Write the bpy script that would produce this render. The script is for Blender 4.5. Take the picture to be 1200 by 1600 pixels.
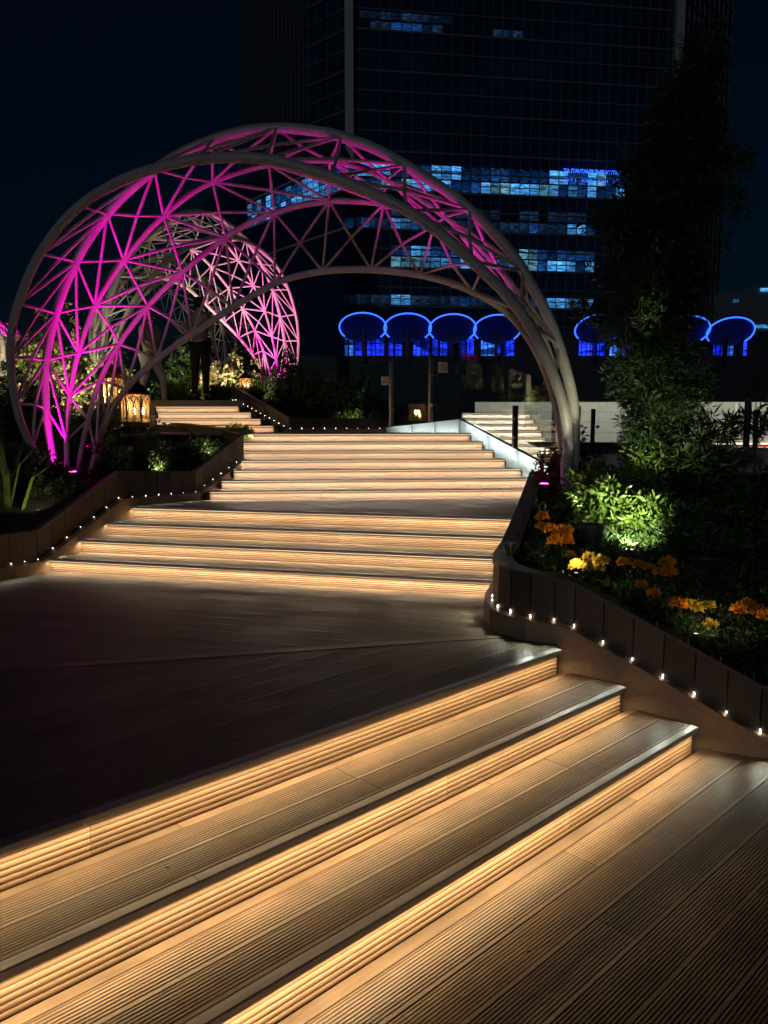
import bpy, bmesh, math, random
import numpy as np
from mathutils import Vector, Matrix, noise
random.seed(7); RNG = np.random.default_rng(7)
S = bpy.context.scene; COL = S.collection
for o in list(bpy.data.objects): bpy.data.objects.remove(o)
R = math.radians
# ------------------------------------------------------------------ camera, sky, sun, exposure
CAM_H, HY, FPX = 1.79, 665.0, 1200.0
PITCH = math.atan((800 - HY) / FPX)
cd = bpy.data.cameras.new('camera'); cam = bpy.data.objects.new('camera', cd); COL.objects.link(cam)
cam.location = (0, 0, CAM_H); cam.rotation_euler = (math.pi/2 - PITCH, 0, 0)
cd.sensor_fit = 'VERTICAL'; cd.sensor_height = 24; cd.lens = 24 * FPX / 1600
cd.clip_start = .05; cd.clip_end = 3000
S.camera = cam
W = bpy.data.worlds.new('World'); S.world = W; W.use_nodes = True
nt = W.node_tree; nt.nodes.clear()
sky = nt.nodes.new('ShaderNodeTexSky'); sky.sky_type = 'NISHITA'; sky.sun_disc = False
sky.sun_elevation = R(4); sky.sun_rotation = R(200)
mixn = nt.nodes.new('ShaderNodeMixRGB'); mixn.blend_type = 'MULTIPLY'; mixn.inputs[0].default_value = 1
mixn.inputs[2].default_value = (.10, .42, 1.0, 1)
bg = nt.nodes.new('ShaderNodeBackground'); bg.inputs['Strength'].default_value = .0034
wo = nt.nodes.new('ShaderNodeOutputWorld')
nt.links.new(sky.outputs[0], mixn.inputs[1]); nt.links.new(mixn.outputs[0], bg.inputs['Color']); nt.links.new(bg.outputs[0], wo.inputs[0])
sl = bpy.data.lights.new('moon', 'SUN'); sl.energy = .13; sl.angle = R(2); sl.color = (.75, .85, 1)  # added low fill from behind the camera, brings out tower fins and arch tubes
so = bpy.data.objects.new('moon', sl); so.rotation_euler = (R(79), 0, R(-22)); COL.objects.link(so)
S.view_settings.view_transform = 'Standard'; S.view_settings.look = 'None'
S.view_settings.exposure = 0; S.view_settings.gamma = 1; S.view_settings.use_curve_mapping = False
S.render.engine = 'CYCLES'
S.cycles.use_denoising = True; S.cycles.max_bounces = 6; S.cycles.diffuse_bounces = 3; S.cycles.glossy_bounces = 3
S.cycles.transparent_max_bounces = 24; S.cycles.sample_clamp_indirect = 3; S.cycles.caustics_reflective = False; S.cycles.caustics_refractive = False
S.cycles.use_light_tree = True

# ------------------------------------------------------------------ camera-ray helper used to take measurements
_fw = Vector((0, math.cos(PITCH), -math.sin(PITCH))); _up = Vector((0, math.sin(PITCH), math.cos(PITCH))); _rt = Vector((1, 0, 0))
CP = Vector((0, 0, CAM_H))
def ray(x, y): return _rt*(x-600) + _fw*FPX + _up*(800-y)
def at_y(x, y, Y): d = ray(x, y); return CP + d*(Y/d.y)
def at_plane(x, y, p, n): d = ray(x, y); return CP + d*(((p-CP).dot(n))/d.dot(n))

# ------------------------------------------------------------------ object helpers
def link(o, parent=None):
    COL.objects.link(o)
    if parent is not None: o.parent = parent
    return o
def tag(o, label=None, cat=None, group=None, kind=None):
    for k, v in (('label', label), ('category', cat), ('group', group), ('kind', kind)):
        if v: o[k] = v
    return o
def empty(name, loc=(0, 0, 0), rz=0, **k):
    o = bpy.data.objects.new(name, None); o.empty_display_size = .1
    o.location = loc; o.rotation_euler = (0, 0, rz); link(o); tag(o, **k); return o
def meshobj(name, me, mat=None, parent=None, smooth=False):
    if mat is not None and not me.materials: me.materials.append(mat)
    if smooth:
        me.polygons.foreach_set('use_smooth', [True]*len(me.polygons))
    o = bpy.data.objects.new(name, me); return link(o, parent)
def pymesh(name, v, f, mat=None, parent=None, smooth=False):
    me = bpy.data.meshes.new(name); me.from_pydata([tuple(p) for p in v], [], f); me.update()
    return meshobj(name, me, mat, parent, smooth)
class MB:
    """collects quads and shapes"""
    def __init__(s): s.v = []; s.f = []; s.sm = []
    def add(s, v, f): b = len(s.v); s.v += [tuple(p) for p in v]; s.f += [tuple(b+i for i in q) for q in f]
    def box(s, x0, x1, y0, y1, z0, z1, M=None):
        v = [Vector((x, y, z)) for z in (z0, z1) for y in (y0, y1) for x in (x0, x1)]
        if M is not None: v = [M @ p for p in v]
        s.add(v, [(0, 2, 3, 1), (4, 5, 7, 6), (0, 1, 5, 4), (2, 6, 7, 3), (0, 4, 6, 2), (1, 3, 7, 5)])
    def hexa(s, b, t):  # bottom 4, top 4 (ccw)
        s.add(list(b)+list(t), [(3, 2, 1, 0), (4, 5, 6, 7), (0, 1, 5, 4), (1, 2, 6, 5), (2, 3, 7, 6), (3, 0, 4, 7)])
    def tube(s, pts, r, n=8, closed=False):
        pts = [Vector(p) for p in pts]; m = len(pts); rr = r if hasattr(r, '__len__') else [r]*m
        b = len(s.v); pu = None
        for i, p in enumerate(pts):
            t = (pts[(i+1) % m if closed else min(i+1, m-1)] - pts[(i-1) % m if closed else max(i-1, 0)]).normalized()
            if pu is None: pu = t.orthogonal().normalized()
            pu = (pu - t*pu.dot(t)).normalized(); w = t.cross(pu)
            for k in range(n):
                a = 2*math.pi*k/n; s.v.append(tuple(p + (pu*math.cos(a)+w*math.sin(a))*rr[i]))
        for i in range(m if closed else m-1):
            for k in range(n):
                a0 = b+i*n+k; a1 = b+i*n+(k+1) % n; c = b+((i+1) % m)*n
                s.f.append((a0, a1, c+(k+1) % n, c+k))
        if not closed:
            s.f.append(tuple(b+k for k in range(n))[::-1]); s.f.append(tuple(b+(m-1)*n+k for k in range(n)))
    def lathe(s, prof, n=16, c=(0, 0, 0), phase=0):
        b = len(s.v)
        for r, z in prof:
            for k in range(n):
                a = 2*math.pi*k/n+phase; s.v.append((c[0]+r*math.cos(a), c[1]+r*math.sin(a), c[2]+z))
        for i in range(len(prof)-1):
            for k in range(n):
                s.f.append((b+i*n+k, b+i*n+(k+1) % n, b+(i+1)*n+(k+1) % n, b+(i+1)*n+k))
        s.f.append(tuple(b+k for k in range(n))[::-1]); s.f.append(tuple(b+(len(prof)-1)*n+k for k in range(n)))
    def build(s, name, mat=None, parent=None, smooth=False): return pymesh(name, s.v, s.f, mat, parent, smooth)

# ------------------------------------------------------------------ materials
def newmat(name):
    m = bpy.data.materials.new(name); m.use_nodes = True; n = m.node_tree; return m, n, n.nodes['Principled BSDF']
def mat(name, col, rough=.5, metal=0, var=.25, scale=6, bump=0, bscale=40, stretch=None, spec=.5, objvar=0, trans=0):
    m, n, p = newmat(name)
    tc = n.nodes.new('ShaderNodeTexCoord'); mp = n.nodes.new('ShaderNodeMapping')
    n.links.new(tc.outputs['Object'], mp.inputs[0])
    if stretch: mp.inputs['Scale'].default_value = stretch
    nz = n.nodes.new('ShaderNodeTexNoise'); nz.inputs['Scale'].default_value = scale; nz.inputs['Detail'].default_value = 6
    n.links.new(mp.outputs[0], nz.inputs['Vector'])
    rp = n.nodes.new('ShaderNodeMapRange'); rp.inputs[1].default_value = .3; rp.inputs[2].default_value = .7
    rp.inputs[3].default_value = 1-var; rp.inputs[4].default_value = 1+var
    n.links.new(nz.outputs[0], rp.inputs[0]); out = rp.outputs[0]
    if objvar:
        oi = n.nodes.new('ShaderNodeObjectInfo'); r2 = n.nodes.new('ShaderNodeMapRange')
        r2.inputs[3].default_value = 1-objvar; r2.inputs[4].default_value = 1+objvar
        n.links.new(oi.outputs['Random'], r2.inputs[0])
        mu = n.nodes.new('ShaderNodeMath'); mu.operation = 'MULTIPLY'; n.links.new(out, mu.inputs[0]); n.links.new(r2.outputs[0], mu.inputs[1]); out = mu.outputs[0]
    hs = n.nodes.new('ShaderNodeHueSaturation'); hs.inputs['Color'].default_value = (*col, 1)
    n.links.new(out, hs.inputs['Value']); n.links.new(hs.outputs[0], p.inputs['Base Color'])
    p.inputs['Roughness'].default_value = rough; p.inputs['Metallic'].default_value = metal
    p.inputs['Specular IOR Level'].default_value = spec
    if bump:
        bn = n.nodes.new('ShaderNodeBump'); bn.inputs['Strength'].default_value = bump; bn.inputs['Distance'].default_value = .004
        n2 = n.nodes.new('ShaderNodeTexNoise'); n2.inputs['Scale'].default_value = bscale; n2.inputs['Detail'].default_value = 5
        n.links.new(mp.outputs[0], n2.inputs['Vector']); n.links.new(n2.outputs[0], bn.inputs['Height']); n.links.new(bn.outputs[0], p.inputs['Normal'])
    if trans:
        p.inputs['Transmission Weight'].default_value = 0
        tr = n.nodes.new('ShaderNodeBsdfTranslucent'); n.links.new(hs.outputs[0], tr.inputs[0])
        mx = n.nodes.new('ShaderNodeMixShader'); mx.inputs[0].default_value = trans
        n.links.new(p.outputs[0], mx.inputs[1]); n.links.new(tr.outputs[0], mx.inputs[2])
        n.links.new(mx.outputs[0], n.nodes['Material Output'].inputs[0])
    return m
def emis(name, col, st, base=(.02, .02, .02)):
    m, n, p = newmat(name); p.inputs['Base Color'].default_value = (*base, 1)
    p.inputs['Emission Color'].default_value = (*col, 1); p.inputs['Emission Strength'].default_value = st; return m
def woodmat(name, col, rough, var=.22, spec=.5, stain=.25):
    """composite timber: fine grain along local x, worn patches, a different tone per board"""
    m, n, p = newmat(name); N = n.nodes; Lk = n.links.new
    tc = N.new('ShaderNodeTexCoord'); mp = N.new('ShaderNodeMapping'); mp.inputs['Scale'].default_value = (1.2, 34, 34)
    Lk(tc.outputs['Object'], mp.inputs[0])
    oi = N.new('ShaderNodeObjectInfo'); cx = N.new('ShaderNodeCombineXYZ'); ml = N.new('ShaderNodeMath'); ml.operation = 'MULTIPLY'; ml.inputs[1].default_value = 37
    Lk(oi.outputs['Random'], ml.inputs[0]); Lk(ml.outputs[0], cx.inputs[0]); Lk(ml.outputs[0], cx.inputs[2]); Lk(cx.outputs[0], mp.inputs['Location'])
    g = N.new('ShaderNodeTexNoise'); g.inputs['Scale'].default_value = 2.2; g.inputs['Detail'].default_value = 7; g.inputs['Roughness'].default_value = .65; Lk(mp.outputs[0], g.inputs['Vector'])
    w = N.new('ShaderNodeTexNoise'); w.inputs['Scale'].default_value = 3.1; w.inputs['Detail'].default_value = 5; Lk(tc.outputs['Object'], w.inputs['Vector'])
    def rng(s, a, b, lo=.3, hi=.7):
        r = N.new('ShaderNodeMapRange'); r.inputs[1].default_value = lo; r.inputs[2].default_value = hi; r.inputs[3].default_value = a; r.inputs[4].default_value = b; Lk(s, r.inputs[0]); return r.outputs[0]
    def mul(a, b): k = N.new('ShaderNodeMath'); k.operation = 'MULTIPLY'; Lk(a, k.inputs[0]); Lk(b, k.inputs[1]); return k.outputs[0]
    sp = N.new('ShaderNodeTexNoise'); sp.inputs['Scale'].default_value = 60; sp.inputs['Detail'].default_value = 3; Lk(tc.outputs['Object'], sp.inputs['Vector'])
    v = mul(mul(rng(g.outputs[0], 1-var, 1+var), rng(w.outputs[0], 1-stain, 1+stain*.6)), mul(rng(oi.outputs['Random'], .80, 1.18, 0, 1), rng(sp.outputs[0], 1.0, 1.45, .66, .78)))
    hs = N.new('ShaderNodeHueSaturation'); hs.inputs['Color'].default_value = (*col, 1); Lk(v, hs.inputs['Value']); Lk(hs.outputs[0], p.inputs['Base Color'])
    Lk(rng(w.outputs[0], rough-.1, rough+.15), p.inputs['Roughness']); p.inputs['Specular IOR Level'].default_value = spec
    bn = N.new('ShaderNodeBump'); bn.inputs['Strength'].default_value = .3; bn.inputs['Distance'].default_value = .0012; Lk(g.outputs[0], bn.inputs['Height']); Lk(bn.outputs[0], p.inputs['Normal'])
    return m
M = {}
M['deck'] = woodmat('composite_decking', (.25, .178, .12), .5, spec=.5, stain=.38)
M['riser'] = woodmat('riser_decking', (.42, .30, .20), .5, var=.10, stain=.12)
M['trim'] = woodmat('nosing_trim', (.42, .40, .37), .38, spec=.7)
M['plinth'] = woodmat('stringer_timber', (.33, .225, .15), .5)
M['board'] = woodmat('wall_cladding', (.085, .062, .050), .5, spec=.5)
M['dark'] = mat('dark_backing', (.012, .010, .009), .8)
M['tube'] = mat('painted_steel_tube', (.50, .44, .43), .42, var=.14, scale=5, bump=.25, bscale=30, spec=.5)
M['white'] = mat('white_painted_steel', (.68, .72, .72), .4, var=.1, scale=5)
M['steel'] = mat('brushed_steel', (.4, .4, .4), .3, metal=.9)
M['bronze'] = mat('aged_brass', (.35, .19, .06), .35, metal=.7, var=.4, scale=20)
M['iron'] = mat('black_iron', (.03, .028, .025), .4, metal=.3)
M['soil'] = mat('planting_soil', (.022, .016, .011), .95, var=.5, scale=14, bump=1, bscale=60)
M['concrete'] = mat('pale_stone_cladding', (.50, .49, .45), .7, var=.09, scale=3)
M['ground'] = mat('dark_asphalt', (.045, .045, .045), .8, var=.3, scale=.3)
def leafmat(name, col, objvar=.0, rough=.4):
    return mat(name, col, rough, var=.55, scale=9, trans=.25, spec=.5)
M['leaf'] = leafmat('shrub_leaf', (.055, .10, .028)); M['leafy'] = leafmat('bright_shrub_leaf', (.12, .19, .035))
M['pine'] = leafmat('podocarpus_leaf', (.045, .08, .026)); M['grass'] = leafmat('grass_blade', (.05, .11, .02))
M['cream'] = leafmat('cream_blossom', (.42, .33, .20)); M['redleaf'] = leafmat('rust_red_leaf', (.14, .035, .012))
M['pinkfl'] = leafmat('pink_petal', (.55, .06, .22)); M['bark'] = mat('tree_bark', (.09, .065, .045), .85, var=.4, scale=12, bump=1)
M['orange'] = mat('orange_marigold', (.80, .27, .012), .6, var=.35, scale=70); M['yellow'] = mat('yellow_marigold', (.58, .38, .03), .6, var=.3, scale=70)
def glassmat(name, tint=(.93, .96, .95), f=1.0, rough=0.0):
    m = bpy.data.materials.new(name); m.use_nodes = True; n = m.node_tree; n.nodes.clear()
    fr = n.nodes.new('ShaderNodeFresnel'); ge = n.nodes.new('ShaderNodeNewGeometry'); mr = n.nodes.new('ShaderNodeMapRange'); mr.inputs[3].default_value = 1.5; mr.inputs[4].default_value = 1/1.5
    n.links.new(ge.outputs['Backfacing'], mr.inputs[0]); n.links.new(mr.outputs[0], fr.inputs[0])
    mu = n.nodes.new('ShaderNodeMath'); mu.operation = 'MULTIPLY'; mu.inputs[1].default_value = f; mu.use_clamp = True
    t = n.nodes.new('ShaderNodeBsdfTransparent'); t.inputs[0].default_value = (*tint, 1)
    g = n.nodes.new('ShaderNodeBsdfGlossy'); g.inputs['Roughness'].default_value = rough
    mx = n.nodes.new('ShaderNodeMixShader'); o = n.nodes.new('ShaderNodeOutputMaterial')
    n.links.new(fr.outputs[0], mu.inputs[0]); n.links.new(mu.outputs[0], mx.inputs[0]); n.links.new(t.outputs[0], mx.inputs[1]); n.links.new(g.outputs[0], mx.inputs[2]); n.links.new(mx.outputs[0], o.inputs[0])
    return m
M['glass'] = glassmat('clear_glass', (.88, .92, .91), f=2.4)
M['led'] = emis('led_strip_diffuser', (1, .72, .42), 1.6)
M['dot'] = emis('led_lens', (1, .86, .66), 14)

# ------------------------------------------------------------------ lights
def area(name, p0, p1, width, energy, col, direction, parent=None, spread=180):
    p0, p1 = Vector(p0), Vector(p1); x = (p1-p0); L = x.length; x.normalize()
    l = bpy.data.lights.new(name, 'AREA'); l.shape = 'RECTANGLE'; l.size = L; l.size_y = width; l.energy = energy*L; l.color = col; l.spread = R(spread)
    z = -Vector(direction).normalized(); z = (z - x*z.dot(x)).normalized(); y = z.cross(x)
    o = bpy.data.objects.new(name, l); o.matrix_world = Matrix.Translation((p0+p1)/2) @ Matrix((x, y, z)).transposed().to_4x4(); link(o)
    if parent is not None: o.parent = parent; o.matrix_parent_inverse = parent.matrix_world.inverted()
    return o
def point(name, p, energy, col, r=.02, parent=None):
    l = bpy.data.lights.new(name, 'POINT'); l.energy = energy; l.color = col; l.shadow_soft_size = r
    o = bpy.data.objects.new(name, l); o.location = p; link(o, parent); return o
def spot(name, p, target, energy, col, angle=50, blend=.6, r=.03, parent=None):
    l = bpy.data.lights.new(name, 'SPOT'); l.energy = energy; l.color = col; l.spot_size = R(angle); l.spot_blend = blend; l.shadow_soft_size = r
    o = bpy.data.objects.new(name, l); o.location = p; o.rotation_euler = (Vector(target)-Vector(p)).to_track_quat('-Z', 'Y').to_euler(); link(o, parent); return o

# ------------------------------------------------------------------ ground and platform
pymesh('city_ground', [(-1500, -400, -6), (1500, -400, -6), (1500, 2200, -6), (-1500, 2200, -6)], [(0, 1, 2, 3)], M['ground'])['kind'] = 'structure'
g = MB(); g.box(-12, 9, -6, 24, -6, -.12); g.box(-12, 1.3, 6.0, 24, -.12, .3); g.build('garden_podium', M['dark'])['kind'] = 'structure'

# ------------------------------------------------------------------ planks clipped to a convex outline
def line_clip(poly, d, n, off):
    """interval of the line {p.n = off} inside poly, as s = p.d"""
    hits = []
    for i in range(len(poly)):
        a, b = poly[i], poly[(i+1) % len(poly)]
        fa, fb = a[0]*n[0]+a[1]*n[1]-off, b[0]*n[0]+b[1]*n[1]-off
        if (fa < 0) != (fb < 0):
            t = fa/(fa-fb); x = a[0]+(b[0]-a[0])*t; y = a[1]+(b[1]-a[1])*t; hits.append(x*d[0]+y*d[1])
    return (min(hits), max(hits)) if len(hits) >= 2 else None
def plank_mesh(a0, b0, a1, b1, w, th, ridges, depth=.0028, gap=.004):
    """board along local x; ends slanted from (a0,b0) at v=0 to (a1,b1) at v=w"""
    prof = []
    v0, v1 = gap/2, w-gap/2
    if ridges:
        e = .008; m = (v1-v0-2*e)/ridges
        prof = [(v0, -.002), (v0+.002, 0), (v0+e, 0)]
        for i in range(ridges):
            c = v0+e+i*m
            if i: prof.append((c+m*.08, 0))
            prof += [(c+m*.62, 0), (c+m*.72, -depth)] + ([(c+m*.98, -depth)] if i < ridges-1 else [(c+m*.95, -depth)])
        prof += [(v1-e*.9, 0), (v1-.002, 0), (v1, -.002)]
    else: prof = [(v0, -.002), (v0+.002, 0), (v1-.002, 0), (v1, -.002)]
    prof = [(v0, -th)] + prof + [(v1, -th)]
    V = []; k = len(prof)
    for v, z in prof:
        t = v/w; V.append((a0+(a1-a0)*t+gap/3, v, z))
    for v, z in prof:
        t = v/w; V.append((b0+(b1-b0)*t-gap/3, v, z))
    F = [(i, k+i, k+i+1, i+1) for i in range(k-1)] + [tuple(range(k)), tuple(range(2*k-1, k-1, -1))]
    F = [tuple(reversed(f)) for f in F]
    return V, F
def lay(poly, theta, z, o0, o1, rows, ridges, parent, mat, name='plank', seg=2.6, th=.022, seed=1, filler=None):
    """fill offsets o0..o1 (measured along the normal) with rows of boards"""
    rnd = random.Random(seed); d = (math.cos(theta), math.sin(theta)); n = (-d[1], d[0])
    w = (o1-o0)/rows
    for i in range(rows):
        a = o0+i*w; lo = line_clip(poly, d, n, a+.001); hi = line_clip(poly, d, n, a+w-.001)
        if lo is None and hi is None: continue
        if lo is None or hi is None:
            mid = line_clip(poly, d, n, a+w*.5)
            if mid is None: continue
            lo = lo or mid; hi = hi or mid
        s0 = min(lo[0], hi[0]); s1 = max(lo[1], hi[1]); cuts = [s0-1]; c = s0 - rnd.random()*seg
        while c < s1:
            if c > s0+.25 and c < s1-.25: cuts.append(c)
            c += seg*(.75+.5*rnd.random())
        cuts.append(s1+1)
        for q in range(len(cuts)-1):
            ca, cb = cuts[q], cuts[q+1]
            A0, B0 = max(lo[0], ca), min(lo[1], cb); A1, B1 = max(hi[0], ca), min(hi[1], cb)
            if B0 <= A0: B0 = A0+.001
            if B1 <= A1: B1 = A1+.001
            base = (A0+B0)/2
            V, F = plank_mesh(A0-base, B0-base, A1-base, B1-base, w, th, ridges)
            o = pymesh(name, V, F, mat, parent)
            o.location = (d[0]*base+n[0]*a, d[1]*base+n[1]*a, z + rnd.uniform(-.0008, .0008)); o.rotation_euler = (0, 0, theta)
T1, T2, T3 = R(43.5), R(-14.5), R(6)
def dn(t): return (math.cos(t), math.sin(t)), (-math.sin(t), math.cos(t))
ZD = [.495+.125*i for i in range(5)]; ZE = [.995+.1*i for i in range(8)]
O1 = [2.39*math.cos(T1), 2.89*math.cos(T1), 3.37*math.cos(T1)]
O2 = [y*math.cos(T2) for y in (5.96, 6.31, 6.63, 6.94)]
O3 = [(8.38+.225*i)*math.cos(T3) for i in range(7)]
def pt(t, s, o): d, n = dn(t); return (d[0]*s+n[0]*o, d[1]*s+n[1]*o)
def big(t, s0, s1, o0, o1): return [pt(t, s0, o0), pt(t, s1, o0), pt(t, s1, o1), pt(t, s0, o1)]

# lower deck: offsets from riser C (O1[0]+.035) towards the camera
low = empty('lower_deck', kind='structure')
mb = MB(); mb.box(-4.5, 8, -3, 5, -.11, -.03); mb.build('deck_frame', M['dark'], low)
rC = O1[0]+.035
P = [pt(T1, -2.2, -1.2), pt(T1, 4.6, -1.2), pt(T1, 4.6, rC), pt(T1, -2.2, rC)]
lay(P, T1, 0, rC-.062, rC, 1, 0, low, M['deck'], 'filler_strip', seed=3, seg=3.2)
lay(P, T1, 0, rC-.062-.17*14, rC-.062, 14, 11, low, M['deck'], seed=4, seg=2.4)

# ------------------------------------------------------------------ flights of stairs
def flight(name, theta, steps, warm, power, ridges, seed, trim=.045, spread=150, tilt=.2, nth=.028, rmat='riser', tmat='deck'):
    """steps: (nosing offset, z top, z below, s0, s1, offset of next riser or None)"""
    root = empty(name, kind='structure'); d, n = dn(theta); rnd = random.Random(seed)
    for i, (o, z, zb, s0, s1, nxt) in enumerate(steps):
        st = empty('step'); st.parent = root
        r = o+.035
        # nosing trim board, in lengths
        cuts = [s0]; c = s0+rnd.uniform(.8, 2.4)
        while c < s1-.3: cuts.append(c); c += rnd.uniform(1.8, 2.6)
        cuts.append(s1)
        for a, b in zip(cuts, cuts[1:]):
            L = b-a; h = nth
            mb = MB(); pr = [(.0, -h), (-.0, -.004), (.004, 0), (trim-.002, 0), (trim-.002, -h)]
            V = [(-L/2+.0015, v, zz) for v, zz in pr]+[(L/2-.0015, v, zz) for v, zz in pr]
            mb.add(V, [(j, j+5, (j+1) % 5+5, (j+1) % 5) for j in range(5)]+[(0, 1, 2, 3, 4), (9, 8, 7, 6, 5)])
            ob = mb.build('nosing', M['trim'], st); c2 = pt(theta, (a+b)/2, o); ob.location = (*c2, z + rnd.uniform(-.0012, .0012)); ob.rotation_euler = (0, 0, theta+rnd.uniform(-.0006, .0006))
        # riser, ridged face
        cuts = [s0+.012]; c = s0+rnd.uniform(1, 2.4)
        while c < s1-.3: cuts.append(c); c += rnd.uniform(1.8, 2.8)
        cuts.append(s1-.004)
        top = z-nth-.002; H = top-zb-.002
        for a, b in zip(cuts, cuts[1:]):
            L = b-a; nr = 6; pr = [(.018, 0), (0, 0)]
            m = H/nr
            for k in range(nr):
                y0 = k*m; pr += [(.0022, y0+m*.04), (-.0026, y0+m*.16), (-.0038, y0+m*.5), (-.0026, y0+m*.84), (.0022, y0+m*.96)]
            pr += [(0, H), (.018, H)]; k = len(pr)
            V = [(-L/2+.0012, v, zz) for v, zz in pr]+[(L/2-.0012, v, zz) for v, zz in pr]
            F = [(j, j+k, j+1+k, j+1) for j in range(k-1)]+[tuple(range(k)), tuple(range(2*k-1, k-1, -1))]
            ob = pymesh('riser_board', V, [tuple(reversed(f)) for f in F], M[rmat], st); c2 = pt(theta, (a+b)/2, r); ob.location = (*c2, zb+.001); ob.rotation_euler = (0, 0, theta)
        # led strip tucked under the nosing
        A, B = pt(theta, s0+.02, r-.028), pt(theta, s1-.02, r-.028)
        mb = MB(); L = s1-s0-.04; mb.box(-L/2, L/2, -.006, .006, -.005, 0)
        ob = mb.build('led_strip', M['led'], st); ob.location = (*pt(theta, (s0+s1)/2, r-.016), z-nth-.0005); ob.rotation_euler = (0, 0, theta)
        pw = power if not hasattr(power, '__len__') else power[i]
        nseg = max(1, int((s1-s0)/1.1))
        for q in range(nseg):
            u0, u1 = q/nseg, (q+1)/nseg; a3 = [A[j]+(B[j]-A[j])*u0 for j in (0, 1)]; b3 = [A[j]+(B[j]-A[j])*u1 for j in (0, 1)]
            area('led_light', (*a3, z-nth-.008), (*b3, z-nth-.008), .016, pw*rnd.uniform(.86, 1.14), warm, (-n[0]*tilt, -n[1]*tilt, -1), spread=spread)
        # body under the tread
        body = MB(); wd = (nxt-o+.03) if nxt else .2
        body.box(s0-.02, s1+.02, .055, wd+.06, (zb-.6)-z, -.03); ob = body.build('step_carcass', M['dark'], st)
        ob.location = (*pt(theta, 0, o), z); ob.rotation_euler = (0, 0, theta)
        if nxt:
            Pq = big(theta, s0, s1, o, nxt)
            lay(Pq, theta, z, nxt-.05, nxt, 1, 0, st, M[tmat], 'filler_strip', seed=seed*9+i, seg=3)
            lay(Pq, theta, z, o+trim, nxt-.05, 2, ridges, st, M[tmat], 'plank', seed=seed*17+i, seg=2.6)
    return root
F1 = [(O1[0], .165, 0, -1.2, 4.0, O1[1]+.035), (O1[1], .33, .165, -1.2, 3.87, O1[2]+.035), (O1[2], .495, .33, -1.2, 3.75, None)]
warm1, warm2, warm3 = (1, .70, .36), (1, .77, .50), (1, .86, .70)
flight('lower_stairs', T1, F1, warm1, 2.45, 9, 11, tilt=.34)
lefts = [-4.60, -4.52, -4.46, -4.35]
F2 = [(O2[i], ZD[i+1], ZD[i], lefts[i], [-.52, -.50, -.50, -.45][i], (O2[i+1]+.035) if i < 3 else None) for i in range(4)]
flight('middle_stairs', T2, F2, warm2, 2.15, 6, 12, nth=.024)
def sx(x, o, t=T3):  # s of the point with this x on the line of offset o
    d, n = dn(t); return (x - n[0]*o)/d[0]
xl = [-1.88, -1.80, -1.71, -1.66, -1.68, -1.75, -1.85]; xr = [1.85, 1.74, 1.62, 1.46, 1.35, 1.24, 1.11]
F3 = [(O3[i], ZE[i+1], ZE[i], sx(xl[i], O3[i]), sx(xr[i], O3[i]), (O3[i+1]+.035) if i < 6 else None) for i in range(7)]
flight('upper_stairs', T3, F3, warm3, 2.2, 4, 13, nth=.016)

# main deck: two board directions meeting on a seam
deck = empty('main_deck', kind='structure')
sd = (math.cos(R(13.3)), math.sin(R(13.3))); sp = (0, 4.46)
seamL = (-5.5, sp[1]-5.5*sd[1]/sd[0]); seamR = (1.4, sp[1]+1.4*sd[1]/sd[0])
oA = O1[2]+.045
A_l = pt(T1, -2.0, oA); A_r = pt(T1, 3.76, oA)
Z1 = [A_l, A_r, (1.16, 4.62), (seamR[0], seamR[1]), seamL, (-5.5, A_l[1])]
lay(Z1, T1, .495, oA, oA+.165*33, 33, 10, deck, M['deck'], seed=21, seg=2.6)
rD = O2[0]+.035
Z2 = [seamL, seamR, pt(T2, -.3, rD), pt(T2, -6.2, rD)]
Z2o = [p[0]*-math.sin(T2)+p[1]*math.cos(T2) for p in Z2]
lay(Z2, T2, .497, rD-.165*24, rD, 24, 9, deck, M['deck'], seed=22, seg=2.8)
mb = MB(); mb.add([(*p, z) for z in (.38, .467) for p in (pt(T1, -2, O1[2]+.06), pt(T1, 3.7, O1[2]+.06), (1.3, 6.5), (-5.5, 8), (-5.5, 1.3))], [(0, 1, 2, 3, 4)[::-1], (5, 6, 7, 8, 9)]+[(i, (i+1) % 5, 5+(i+1) % 5, 5+i) for i in range(5)])
mb.build('deck_frame', M['dark'], deck)
# seam board along the joint (slightly proud)
mb = MB(); L = 6.6; mb.box(-L, 1.1, -.035, .035, -.02, .0035)
o = mb.build('seam_board', M['deck'], deck); o.location = (sp[0], sp[1], .4955); o.rotation_euler = (0, 0, R(13.3))

# landing
land = empty('landing', kind='structure')
oD4, rE = O2[3]+.045, O3[0]+.035
PL = [pt(T2, -4.42, oD4), pt(T2, -.40, oD4), pt(T3, sx(1.8, rE), rE), pt(T3, sx(-2.05, rE), rE), (-2.6, 7.75)]
lay(PL, T2, .995, oD4, oD4+.165*12, 12, 8, land, M['deck'], seed=31, seg=2.6)
mb = MB(); k = len(PL); mb.add([(*p, z) for z in (.4, .968) for p in PL], [tuple(range(k))[::-1], tuple(range(k, 2*k))]+[(i, (i+1) % k, k+(i+1) % k, k+i) for i in range(k)]); mb.build('landing_frame', M['dark'], land)
# top terrace
ter = empty('top_terrace', kind='structure'); oT = O3[6]+.045
PT = [pt(T3, sx(-3.0, oT), oT), pt(T3, sx(1.10, oT), oT), (1.04, 10.6), (.3, 11.6), (-3.2, 11.6)]
lay(PT, T3, 1.695, oT, oT+.165*12, 12, 0, ter, M['deck'], seed=41)
mb = MB(); mb.box(-3.2, 1.0, 9.9, 11.7, .3, 1.665); mb.build('terrace_frame', M['dark'], ter)

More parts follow.
